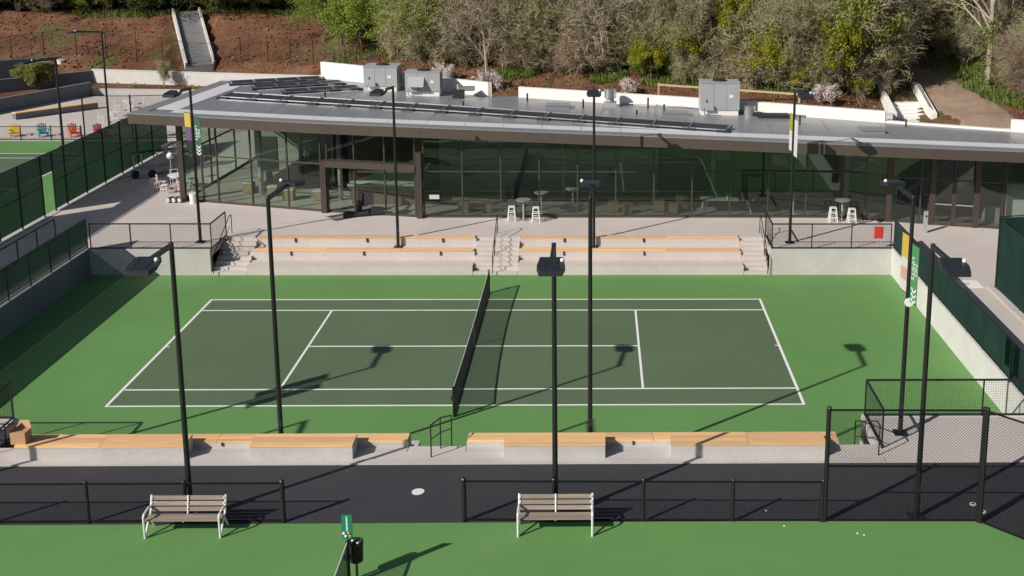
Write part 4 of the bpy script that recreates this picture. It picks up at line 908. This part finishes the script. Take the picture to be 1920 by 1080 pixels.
for k, p in enumerate(fp):
    z = gz3(p); MB().tube((*p, z-.4), (*p, z+2.3), .035, .035, 6).build('post', 'black', t)
    if k+1 < len(fp):
        q = fp[k+1]; zq = gz3(q); MB().tube((*p, z+2.28), (*q, zq+2.28), .022, .022, 5).build('top_rail', 'black', t); chain_mesh(mbm, p, q, (z+zq)/2+.02, (z+zq)/2+2.25, .11, .006)
stuffpart(mbm.build('chain_link', 'black', t))
t = thing('hill_stairs', 'long straight stairs with pale side walls climbing the red hillside', 'stairs', (-30.4, 60, 2.9)); A = Vector((-30.4, 60.2, 2.85)); B = Vector((-34.2, 68.4, 6.95)); dh = Vector((B.x-A.x, B.y-A.y, 0)).normalized(); sd = Vector((dh.y, -dh.x, 0))
for k in range(26):
    p = A+(B-A)*k/26; q = A+(B-A)*(k+1)/26; MB().bar(Vector((p.x, p.y, q.z-.3)), Vector((q.x, q.y, q.z-.3)), 2.15, .6).build('step', 'step_grey', t)
for s in (-1, 1): MB().bar(A+sd*s*1.17+Vector((0,0,.0)), B+sd*s*1.17+Vector((0,0,.0)), .18, .8).build('side_wall', 'wall_white', t)

# back right steps, timber rail
t = thing('garden_stairs', 'concrete steps between curved cheek walls behind the right of the roof', 'stairs', (25.1, 32, 3.6))
for k in range(7): MB().box(23.98, 26.2, 30.2+.42*k, 34.2, 2.6 if k == 0 else 3.2+.17*(k-1), 3.2+.17*k).build('step', 'parapet', t)
for x in (23.8, 26.38):
    mb = MB(); pr = [(30.0, 3.0), (30.0, 4.0), (34.3, 5.25), (35.0, 5.3), (35.4, 5.0), (35.4, 3.6)]
    mb._add([(x-.17, y, z) for y, z in pr]+[(x+.17, y, z) for y, z in pr], [tuple(range(5, -1, -1)), tuple(range(6, 12))]+[(k, (k+1) % 6, (k+1) % 6+6, k+6) for k in range(6)]); mb.build('cheek_wall', 'parapet', t)
MB().path([(26.15, 30.3, 4.35), (26.15, 34.3, 5.6), (26.15, 34.6, 5.5)], .03).build('handrail', 'black', t)
long_wall('garden_wall', 'low pale wall left of the steps behind the roof', (13.5, 29.2), (23.6, 29.8), 2.8, 4.0, .3, 'parapet')
t = thing('timber_rail', 'rough timber post and rail barrier on the soil behind the roof', 'fence', (13, 33, 4)); rp_ = [(8.9, 34.2), (13.4, 33.2), (18.0, 32.0)]
for k, p in enumerate(rp_):
    z = ground_z(*p); zt2 = 5.3-.14*k; MB().box(p[0]-.06, p[0]+.06, p[1]-.06, p[1]+.06, z-.3, zt2).build('post', 'path_timber', t)
    if k < 2:
        q = rp_[k+1]
        for h_ in (.12, .95): MB().bar((p[0], p[1]-.08, zt2-h_), (q[0], q[1]-.08, zt2-.14-h_), .05, .13).build('rail', 'path_timber', t)

# ------------------------------------------------------------------ trees
def rvec(rg, s=1): 
    while True:
        v = Vector((rg.uniform(-1, 1), rg.uniform(-1, 1), rg.uniform(-1, 1)))
        if .05 < v.length <= 1: return v*s
def skeleton(rg, h, spread, levels, kids, r0, lean=0, stems=1, first=.25, droop=0.0):
    tr = MB(); tips = []
    def grow(p, d, L, r, lev):
        seg = 3 if lev < 2 else 2; pts = [p]
        for k in range(seg):
            d = (d + rvec(rg, .22 if lev else .10) + Vector((0, 0, .06-droop*lev))).normalized(); q = pts[-1]+d*L/seg
            f0, f1 = 1-.55*k/seg, 1-.55*(k+1)/seg
            tr.tube(pts[-1], q, r*f0, r*f1, 6 if lev == 0 else 4 if lev < 2 else 3, cap=False); pts.append(q)
        if lev >= levels:
            tips.append((pts[-1], d)); tips.append((pts[-2], d)); return
        nk = kids[lev]
        for k in range(nk):
            f = first+(1-first)*(k+rg.random())/nk if lev == 0 else .25+.75*(k+rg.random())/nk
            i = min(seg-1, int(f*seg)); b = pts[i].lerp(pts[i+1], f*seg-i)
            side = rvec(rg); side = (side - d*side.dot(d)).normalized(); ang = rg.uniform(.45, .95)*spread
            nd = (d*math.cos(ang)+side*math.sin(ang)).normalized()
            grow(b, nd, L*rg.uniform(.5, .75)*(1.15-.45*f if lev == 0 else 1), r*(1-.5*f)*.55, lev+1)
        tips.append((pts[-1], d))
    for s in range(stems):
        a = rg.uniform(0, 6.28) if s or stems < 2 else 0; off = Vector((math.cos(a), math.sin(a), 0))*(.25 if stems > 1 else 0)
        grow(off, (Vector((0, 0, 1))+off*rg.uniform(.5, 1.3)+Vector((lean, 0, 0))).normalized(), h*rg.uniform(.75, 1), r0*(.7 if stems > 1 else 1), 0)
    return tr, tips
def twig_cloud(rg, tips, n, L, w):
    mb = MB()
    for p, d in tips:
        for k in range(n):
            a = p+rvec(rg, .12); v = (d*.7+rvec(rg, 1.0)).normalized()*L*rg.uniform(.5, 1.2); s = v.cross(rvec(rg)).normalized()*w*.5; m_ = a+v*.5+rvec(rg, .05); e = a+v+rvec(rg, .1)
            mb._add([a-s, a+s, m_+s*.8, m_-s*.8, e+s*.4, e-s*.4], [(0,1,2,3), (3,2,4,5)])
    return mb
def leaf_cloud(rg, tips, n, rad, size, flat=.0, mb=None):
    mb = mb or MB()
    for p, d in tips:
        for k in range(n):
            c = p+rvec(rg, rad); u = rvec(rg).normalized(); v = u.cross(rvec(rg)).normalized(); s = size*rg.uniform(.6, 1.25)
            mb._add([c-u*s*.5, c+v*s*.32, c+u*s*.5, c-v*s*.32], [(0,1,2,3)])
    return mb
def proto(name, seed, cat, kind, bark, crown, h, spread, kids, r0, n, size, rad=.4, stems=1, first=.25, extra=None):
    rg = random.Random(seed); tr, tips = skeleton(rg, h, spread, len(kids), kids, r0, stems=stems, first=first)
    t = thing(name, name, cat); t['label'] = name
    tr.build('trunk', bark, t, smooth=False)
    if kind == 'bare': twig_cloud(rg, tips, n, size, .021).build('crown', crown, t)
    elif kind == 'leaf': leaf_cloud(rg, tips, n, rad, size).build('crown', crown, t)
    elif kind == 'mixed':
        twig_cloud(rg, tips, n, size*4.0, .022).build('twigs', crown[0], t); leaf_cloud(rg, [x for x in tips if rg.random() < .7], n+3, rad, size).build('crown', crown[1], t)
    if extra: leaf_cloud(rg, [(Vector((rg.gauss(0, .35), rg.gauss(0, .35), rg.uniform(.2, h*.55))), Vector((0,0,1))) for _ in range(60)], 24, .3, .15).build('ivy', extra, t)
    return t
BARE = [proto('bare_tree', 11+k, 'tree', 'bare', 'bark', ['twig', 'twig_red', 'twig', 'twig_red'][k], 5.2, 1.0, (9, 6, 4), .11, 11, .75, stems=3, first=.12) for k in range(4)]
PALE = [proto('bare_tree', 31+k, 'tree', 'bare', 'bark_pale', 'twig_pale', 6.0, 1.1, (10, 6, 4), .17, 5, .8, stems=1 if k else 2, first=.2) for k in range(2)]
MIX = [proto('mixed_tree', 51+k, 'tree', 'mixed', 'bark', (['twig', 'twig_pale', 'twig'][k], ['leaf_olive', 'leaf_olive', 'leaf_green'][k]), 5.0, 1.0, (9, 6, 4), .10, 8, .15, .32, stems=3, first=.08) for k in range(3)]
LEAFY = [proto('leafy_tree', 71+k, 'tree', 'leaf', 'bark', ['leaf_lime', 'leaf_green', 'leaf_lime'][k], 4.6, 1.05, (10, 6, 4), .10, 20, .17, .42, stems=2, first=.06) for k in range(3)]
BUSH = [proto(['bare_bush', 'mixed_bush', 'leafy_bush', 'bare_bush', 'mixed_bush'][k], 211+k, 'shrub', ['bare', 'mixed', 'leaf', 'bare', 'mixed'][k], 'bark', ['twig', ('twig', 'leaf_olive'), 'leaf_green', 'twig_red', ('twig_pale', 'leaf_lime')][k], 2.3, 1.15, (8, 5, 3), .035, [9, 7, 12, 9, 6][k], [.55, .12, .13, .55, .12][k], .3, stems=5, first=.03) for k in range(5)]
TALL = [proto(['bare_thicket', 'mixed_thicket', 'leafy_thicket', 'bare_thicket', 'mixed_thicket'][k], 311+k, 'shrub', ['bare', 'mixed', 'leaf', 'bare', 'mixed'][k], 'bark', ['twig', ('twig', 'leaf_olive'), 'leaf_green', 'twig_red', ('twig', 'leaf_lime')][k], 4.3, 1.05, (8, 6, 3), .05, [7, 5, 11, 7, 5][k], [.55, .15, .16, .55, .15][k], .36, stems=5, first=.03) for k in range(5)]
YEL = [proto('flowering_shrub', 91+k, 'shrub', 'leaf', 'bark', 'leaf_yellow', 3.3, 1.0, (10, 6, 3), .06, 24, .14, .3, stems=1, first=.45) for k in range(2)]
DARK = [proto('evergreen_tree', 111+k, 'tree', 'leaf', 'bark', 'leaf_dark', 7.5, 1.25, (16, 6, 3), .2, 34, .24, .5, stems=1, first=.04) for k in range(2)]
BLO = [proto('blossom_shrub', 131, 'shrub', 'leaf', 'bark', 'blossom', 1.0, .9, (7, 5), .03, 16, .10, .18, stems=3, first=.15)]
SHR = [proto('evergreen_shrub', 151, 'shrub', 'leaf', 'bark', 'leaf_olive', 1.9, 1.0, (10, 6, 3), .05, 22, .14, .28, stems=2, first=.05)]
IVY = [proto('ivy_tree', 171+k, 'tree', 'bare', 'bark_pale', 'twig', 8.5, .8, (9, 6, 4), .22, 6, .9, stems=1, first=.35, extra='leaf_green') for k in range(2)]
TRUNK = [proto('tall_tree', 191+k, 'tree', 'leaf', 'bark', ['leaf_dark', 'leaf_olive'][k], 9.0, .9, (10, 6, 3), .17, 24, .22, .5, stems=1, first=.2) for k in range(2)]
used = set()
def plant(pr, label, group, x, y, s, rz, dz=-.12, sz=1):
    o = pr
    if pr.name in used: o = copy_tree(pr)
    used.add(pr.name)
    o.location = (x, y, ground_z(x, y)+dz); o.rotation_euler = (0, 0, rz); o.scale = (s, s, s*sz); o['label'] = label
    if group: o['group'] = group
    elif 'group' in o: del o['group']
    return o
rg = random.Random(77)
# single trees one can pick out
plant(PALE[0], 'large pale bare tree standing clear in the middle of the hillside', None, 5.5, 42.3, 1.15, .4)
plant(PALE[1], 'pale bare tree with drooping limbs in the right half of the brush', None, 22.6, 39.5, .95, 2.0)
plant(PALE[1], 'slender pale multi-stemmed bare tree left of the large pale tree', None, -3.6, 45.0, .8, 4.0)
plant(IVY[0], 'ivy clad trunk at the right beside the bare earth path', None, 31.2, 34.6, 1.0, .3)
plant(IVY[1], 'pale trunk at the right edge of the picture', None, 33.6, 36.8, 1.1, 1.3)
plant(BARE[1], 'reddish bare thicket at the right edge behind the roof', 'bare thicket at the right edge', 32.2, 29.0, .62, .5); plant(BARE[3], 'reddish bare thicket at the right edge behind the roof', 'bare thicket at the right edge', 34.2, 30.4, .75, 2.5)
plant(BARE[1], 'reddish bare thicket at the right edge behind the roof', 'bare thicket at the right edge', 36.2, 29.2, .75, 3.5); plant(MIX[2], 'leafy brush at the right edge behind the bare thicket', 'brush at the right edge', 34.5, 33.2, .7, 1.5); plant(MIX[0], 'leafy brush at the right edge behind the bare thicket', 'brush at the right edge', 37.5, 34.5, .95, 2.2)
for k, (x, y, s) in enumerate(((-6.8, 44.6, 1.05), (-3.2, 41.6, 1.15), (7.0, 37.0, 1.0), (19.6, 31.2, 1.0))):
    plant(BLO[0], 'white blossoming shrub '+['behind the right of the paired rooftop units', 'above the gap between the white parapets', 'behind the round steel vent', 'at the right, near the banner pole'][k], 'white blossom shrubs', x, y, s, k)
for k, (x, y, s, z) in enumerate(((11.4, 38.4, 1.0, 1.1), (14.3, 36.3, 1.0, 1.45), (17.0, 34.3, .95, 1.0), (20.6, 32.9, .95, 1.25), (26.3, 40.6, .6, .8), (22.2, 32.6, .5, .7), (8.6, 39.2, .7, 1.0), (18.8, 33.4, .6, .8))):
    plant(YEL[k % 2], 'yellow green flowering bush '+['leftmost in the brush behind the rooftop unit', 'high up behind the single rooftop unit', 'in the brush above the single rooftop unit', 'high up in the right of the brush', 'at the edge of the earth path', 'low down left of the garden steps', 'right of the large pale tree', 'low above the right blossoming shrub'][k], 'yellow bushes', x, y, s, k*1.3, sz=z)
t = plant(SHR[0], 'round olive evergreen shrub in the mulch bed at the left', None, -42.6, 54.6, .85, 0); t.location.z = 1.55
t = plant(MIX[1], 'young sapling in front of the long white wall', None, -32.3, 56.2, .17, 1, sz=1.9); t.location.z = 1.55
# bright leafy trees left of centre
for k, (x, y, s) in enumerate(((-20.0, 61.5, 1.0), (-17.4, 58.6, 1.1), (-15.2, 56.6, 1.0), (-12.6, 56.0, 1.1), (-10.2, 53.2, 1.05), (-8.6, 51.0, .95), (-11.8, 52.4, .8), (-18.5, 66, 1.3), (-13.8, 62, 1.3), (-9.5, 60, 1.3), (-22.5, 67.5, 1.0), (-8.0, 50.5, .8))):
    wh = ['at the left end of the slope, front', 'behind the end of the hill fence, left one', 'behind the end of the hill fence, right one', 'just left of the paired rooftop units', 'above the left rooftop unit', 'above the right rooftop unit', 'low above the paired rooftop units', 'at the left end of the slope, farther up', 'up the slope left of the rooftop units', 'up the slope above the rooftop units', 'leftmost, beside the dark wood', 'low beside the brown thicket'][k]
    plant(LEAFY[k % 3], 'bright green leafy tree '+wh, 'bright green trees', x, y, s, k*2.1)
# the wooded slope
def place_words(x, row):
    c = lerp_tab([(-10, 0), (46, 8)], x); w_ = ['left of the paired rooftop units', 'above the paired rooftop units', 'above the gap between the parapets', 'left of the large pale tree', 'right of the large pale tree', 'above the single rooftop unit', 'above the right parapet', 'beyond the earth path', 'at the far right'][int(min(8, max(0, c)))]
    if x < -5: w_ = 'above the paired rooftop units'
    elif x < 1: w_ = 'above the gap between the parapets'
    elif x < 5.5: w_ = 'left of the large pale tree'
    elif x < 10: w_ = 'right of the large pale tree'
    elif x < 15: w_ = 'above the single rooftop unit'
    elif x < 20: w_ = 'above the right parapet'
    elif x < 27: w_ = 'left of the earth path'
    else: w_ = 'beyond the earth path'
    return w_ + (', at the front' if row < 1 else '' if row == 9 else ', second row' if row < 3 else ', farther up')
for row in (0, 1, 2, 3, 4, 5):
    x = -9.5+rg.uniform(0, 1)
    while x < 44:
        q = 1.9+row*2.2+rg.uniform(-.8, .8); y = lerp_tab(Y45, x)+q
        if not (23.5 < x < 33.5 and y < 43+rg.uniform(-1, 2)) and not (x > 24 and y < 38) and math.hypot(x-5.5, y-41.5) > 2.2 - .2*row:
            r = rg.random(); sc_ = rg.uniform(.72, 1.05)+.05*row
            if x < 4: kind = BARE if r < .72 else MIX if r < .92 else LEAFY
            elif x < 10: kind = BARE if r < .4 else MIX if r < .9 else LEAFY
            else: kind = MIX if r < .60 else BARE if r < .74 else LEAFY
            pr = kind[rg.randrange(len(kind))]
            if rg.random() < .6:
                rb = rg.random(); pr = TALL[(0 if rb < .35 else 3 if rb < .62 else 1 if rb < .88 else 4) if x < 4 else (1 if rb < .34 else 4 if rb < .6 else 2 if rb < .74 else 0 if rb < .92 else 3)]; sc_ = rg.uniform(.8, 1.15)+.04*row
            lab = {'b': ('leafless brown thicket tree ', 'bare thicket trees'), 'm': ('scrubby olive leaved tree ', 'olive scrub trees'), 'l': ('small green tree in the scrub ', 'green scrub trees')}[pr.name[0]]
            plant(pr, (lab[0] if 'thicket' not in pr.name else {'b': 'tall bare thicket bush ', 'm': 'tall half leafed thicket bush ', 'l': 'tall green thicket bush '}[pr.name[0]])+place_words(x, row), lab[1], x, y, sc_, rg.uniform(0, 6.28), sz=rg.uniform(.8, 1.3))
        x += rg.uniform(1.6, 2.5)
for row in range(4):                                     # brush that reaches the ground in front of and between the trees
    x = -11+.4*row
    while x < 22.6:
        y = lerp_tab(Y45, x)+1.3+row*1.6+rg.uniform(-.6, .7)
        if math.hypot(x-5.5, y-41.2) > 1.5:
            r = rg.random(); pr = BUSH[(0 if r < .32 else 3 if r < .62 else 1 if r < .85 else 4 if r < .94 else 2) if x < 4 else (1 if r < .36 else 4 if r < .62 else 2 if r < .80 else 0 if r < .93 else 3)]
            lab = {'b': 'bare twiggy bush ', 'm': 'half leafed bush ', 'l': 'low green bush '}[pr.name[0]]
            plant(pr, lab+place_words(x, 9)+[', lowest', ', lower', ', upper', ', uppermost'][row], 'bushes on the slope', x, y, rg.uniform(.65, 1.1)+.14*row, rg.uniform(0, 6.28), sz=rg.uniform(.8, 1.25))
        x += rg.uniform(1.2, 1.9)
for k, (x, y, sc_, pr) in enumerate(((27.8, 45.5, .9, PALE[0]), (30.4, 47.5, .95, BARE[1]), (26.0, 46.5, .9, BARE[0]), (33.2, 44.5, .8, BARE[2]), (36.0, 43.0, .9, MIX[2]), (38.5, 40.0, .9, MIX[0]), (40.5, 37.0, .95, BARE[0]), (29.0, 50.5, 1.1, BARE[2]), (33.5, 51.0, 1.1, BARE[3]), (37.0, 49.5, 1.1, MIX[2]), (41.0, 45.5, 1.1, BARE[1]), (24.6, 43.6, .7, BARE[0]), (33.0, 40.2, .45, MIX[2]), (34.8, 38.0, .5, LEAFY[1]), (26.9, 43.0, .4, MIX[0]), (31.8, 42.6, .42, BARE[1]))):
    plant(pr, ['pale bare tree at the head of the earth path', 'brown bare tree right of the head of the earth path', 'grey bare tree left of the head of the earth path', 'bare tree behind the ivy clad trunk', 'olive tree behind the pale trunk at the right', 'olive tree at the right edge, middle', 'bare tree at the right edge, front', 'bare tree far up the earth path', 'reddish bare tree far up at the right', 'green scrub tree far up at the right', 'reddish bare tree at the far right edge', 'small bare tree left of the earth path', 'low scrub beside the ivy clad trunk', 'low green bush at the right edge', 'low scrub at the head of the earth path', 'low bare brush at the head of the earth path'][k], 'trees around the earth path', x, y, sc_, k*1.7)
# dark wood on the left crest
x = -76
while x < -15:
    for row in range(3):
        xx = x+rg.uniform(-.8, .8); yy = 70.5+row*3.2+rg.uniform(-.7, .7)+(0 if x < -24 else (x+24)*.2)
        if abs(xx+35) < 2.0 and row == 0: continue
        pr = (TRUNK if row == 0 and rg.random() < .6 else DARK)[rg.randrange(2)]
        plant(pr, 'tall trunked tree at the front of the dark wood' if pr in TRUNK or pr.name.startswith('tall') else 'dark evergreen in the wood above the left hillside', 'trees of the dark wood', xx, yy, rg.uniform(.8, 1.1), rg.uniform(0, 6.28))
    x += rg.uniform(3.0, 4.2)
for k in range(14):
    x = -56+2.9*k+rg.uniform(-.8, .8)
    if abs(x+34.5) < 2.6: continue
    pr = [MIX[0], LEAFY[1], MIX[2], BARE[0], LEAFY[0]][k % 5]
    plant(pr, {'m': 'sparse olive tree', 'l': 'sunlit green tree', 'b': 'bare brown tree'}[pr.name[0]]+' at the front of the dark wood, '+['first', 'second', 'third', 'fourth', 'fifth', 'sixth', 'seventh', 'eighth', 'ninth', 'tenth', 'eleventh', 'twelfth', 'thirteenth', 'fourteenth'][k]+' from the left', 'sunlit trees before the dark wood', x, 68.9+rg.uniform(-.4, .8)+(0 if x < -24 else (x+24)*.5), rg.uniform(.4, .65), rg.uniform(0, 6.28))
for k, (x, y) in enumerate(((-44.0, 69.5), (-39.5, 69.0))): plant(LEAFY[k], 'lime green tree at the edge of the dark wood', 'lime trees by the dark wood', x, y, .75, k)

# ------------------------------------------------------------------ ground cover, path, seedlings, cars
pm = MB(); px_ = [(28.6, 25.5, 1.8), (28.8, 28, 1.9), (28.6, 31, 1.9), (28.0, 34, 1.9), (28.0, 37, 2.0), (28.8, 40, 1.9), (30.5, 43.5, 1.6), (33, 47, 1.5)]
cs = 9
for i in range(len(px_)*4-3):
    a, b_ = px_[min(i//4, len(px_)-1)], px_[min(i//4+1, len(px_)-1)]; f = (i % 4)/4; c = [a[j]+(b_[j]-a[j])*f for j in range(3)]
    for k in range(cs):
        u = (k/(cs-1)*2-1)*(c[2]*(1+.22*noise.noise(Vector((c[1]*.6, k//(cs-1)*9, 2))))); z = ground_z(c[0]+u, c[1]); pm.v.append((c[0]+u, c[1], z+(.05 if 0 < k < cs-1 else -.08)))
rows_ = len(pm.v)//cs
pm.f = [(j*cs+i, j*cs+i+1, (j+1)*cs+i+1, (j+1)*cs+i) for j in range(rows_-1) for i in range(cs-1)]
o = struct('earth_path', pm, 'path_soil'); o['label'] = 'bare trodden earth path climbing behind the right of the roof'
def grass_patch(label, spots, n, mat='grass', hmin=.12, hmax=.4):
    mb = MB(); r2 = random.Random(9)
    for (x, y, rx_, ry_) in spots:
        for k in range(n):
            a = r2.uniform(0, 6.28); q = math.sqrt(r2.random()); X = x+rx_*q*math.cos(a); Y = y+ry_*q*math.sin(a); Z = ground_z(X, Y)-.03
            h_ = r2.uniform(hmin, hmax); l_ = rvec(r2, h_*.5); w_ = Vector((r2.uniform(-1, 1), r2.uniform(-1, 1), 0)).normalized()*.04; B = Vector((X, Y, Z)); mb._add([B-w_, B+w_, B+w_*.3+l_*.6+Vector((0,0,h_)), B-w_*.6+l_+Vector((0,0,h_*.9))], [(0,1,2,3)])
    o = mb.build('ground_cover', mat); tag(o, label, None, kind='stuff'); return o
grass_patch('rough grass and weeds along the foot of the wooded slope', [(-15, 55, 3.5, 2.2), (-11, 52.5, 3, 1.6), (5.6, 41.4, 1.4, 1.2), (-1.5, 44.5, 2, 1), (10.8, 39.6, 3, 1.5), (14.5, 37.8, 3.5, 1.8), (18.5, 35.2, 3, 1.6), (22.5, 34.6, 2.4, 1.4), (30.5, 40, 2.5, 3.5), (31, 34.5, 1.6, 3), (-24, 68.5, 4, 1.2), (-30, 69.4, 4, 1.0), (-40, 68.6, 5, 1.2), (23.4, 37, 2, 1), (31.5, 31, 1.4, 2.2)], 1500)
cl = MB(); r2 = random.Random(21)
for k in range(2600):
    x = r2.uniform(-56, 26); f = lerp_tab(Y45, x); y = f+r2.uniform(-5, 4.5)
    if x < -14: y = f+r2.uniform(-4, 5)
    if abs(x+32) < 3.5 and y > 59: continue
    s = r2.uniform(.05, .16); z = ground_z(x, y); cl.ball((x, y, z+s*.2), s, 5, 3, .6)
o = cl.build('mulch_clods', 'soil'); tag(o, 'loose clods of red soil and bark on the slopes', None, kind='stuff')
sd_ = MB(); r2 = random.Random(22)
for k in range(420):
    x = r2.uniform(-54, 24); y = lerp_tab(Y45, x)+r2.uniform(-4.5, 4)
    if abs(x+32) < 3.5 and y > 59: continue
    z = ground_z(x, y); leaf_cloud(r2, [(Vector((x, y, z+.12)), None)], 9, .2, .16, mb=sd_)
for k in range(60):
    x = r2.uniform(-42, -16); y = lerp_tab([(-42, 55.5), (-36, 56.3), (-16, 53.9)], x)+r2.uniform(-.5, .5); leaf_cloud(r2, [(Vector((x, y, 1.72)), None)], 9, .2, .16, mb=sd_)
o = sd_.build('seedlings', 'leaf_olive'); tag(o, 'small dull green seedlings dotted over the mulch', None, kind='stuff')
def car(label, x, y, rz, mat):
    t = thing('parked_car', label, 'car', (x, y, ground_z(x, y)+.05), 'cars glimpsed between the trees', rz)
    def part(nm, mb, m_, par=None):
        o = mb.build(nm, m_); o.parent = par or t; return o
    pr = [(-2.1, .35), (-2.15, .75), (-1.5, .88), (-.9, 1.38), (.7, 1.42), (1.3, .95), (2.05, .85), (2.15, .4)]
    mb = MB(); n = len(pr); mb._add([(a, -.85, b_) for a, b_ in pr]+[(a, .85, b_) for a, b_ in pr], [tuple(range(n)), tuple(range(2*n-1, n-1, -1))]+[(k, k+n, (k+1) % n+n, (k+1) % n) for k in range(n)]); part('body', mb, mat)
    for s in (-1, 1):
        part('side_window', MB()._add([(-1.25, s*.856, .92), (1.05, s*.856, .95), (.65, s*.856, 1.34), (-.85, s*.856, 1.31)], [(0,1,2,3)]), 'black')
        for a in (-1.35, 1.35):
            w_ = part('wheel', MB().tube((a, s*.72, .31), (a, s*.9, .31), .31, .31, 16), 'wheel'); part('rim', MB().tube((a, s*.9, .31), (a, s*.905, .31), .18, .18, 12), 'steel', w_)
    part('windscreen', MB()._add([(1.28, -.75, .985), (1.28, .75, .985), (.74, .7, 1.405), (.74, -.7, 1.405)], [(0,1,2,3)]), 'black')
car('white car half hidden by the trees at the top right', 36.2, 47.0, .3, 'white'); car('grey car half hidden by the trees at the top right', 38.0, 52.5, .5, 'galv')
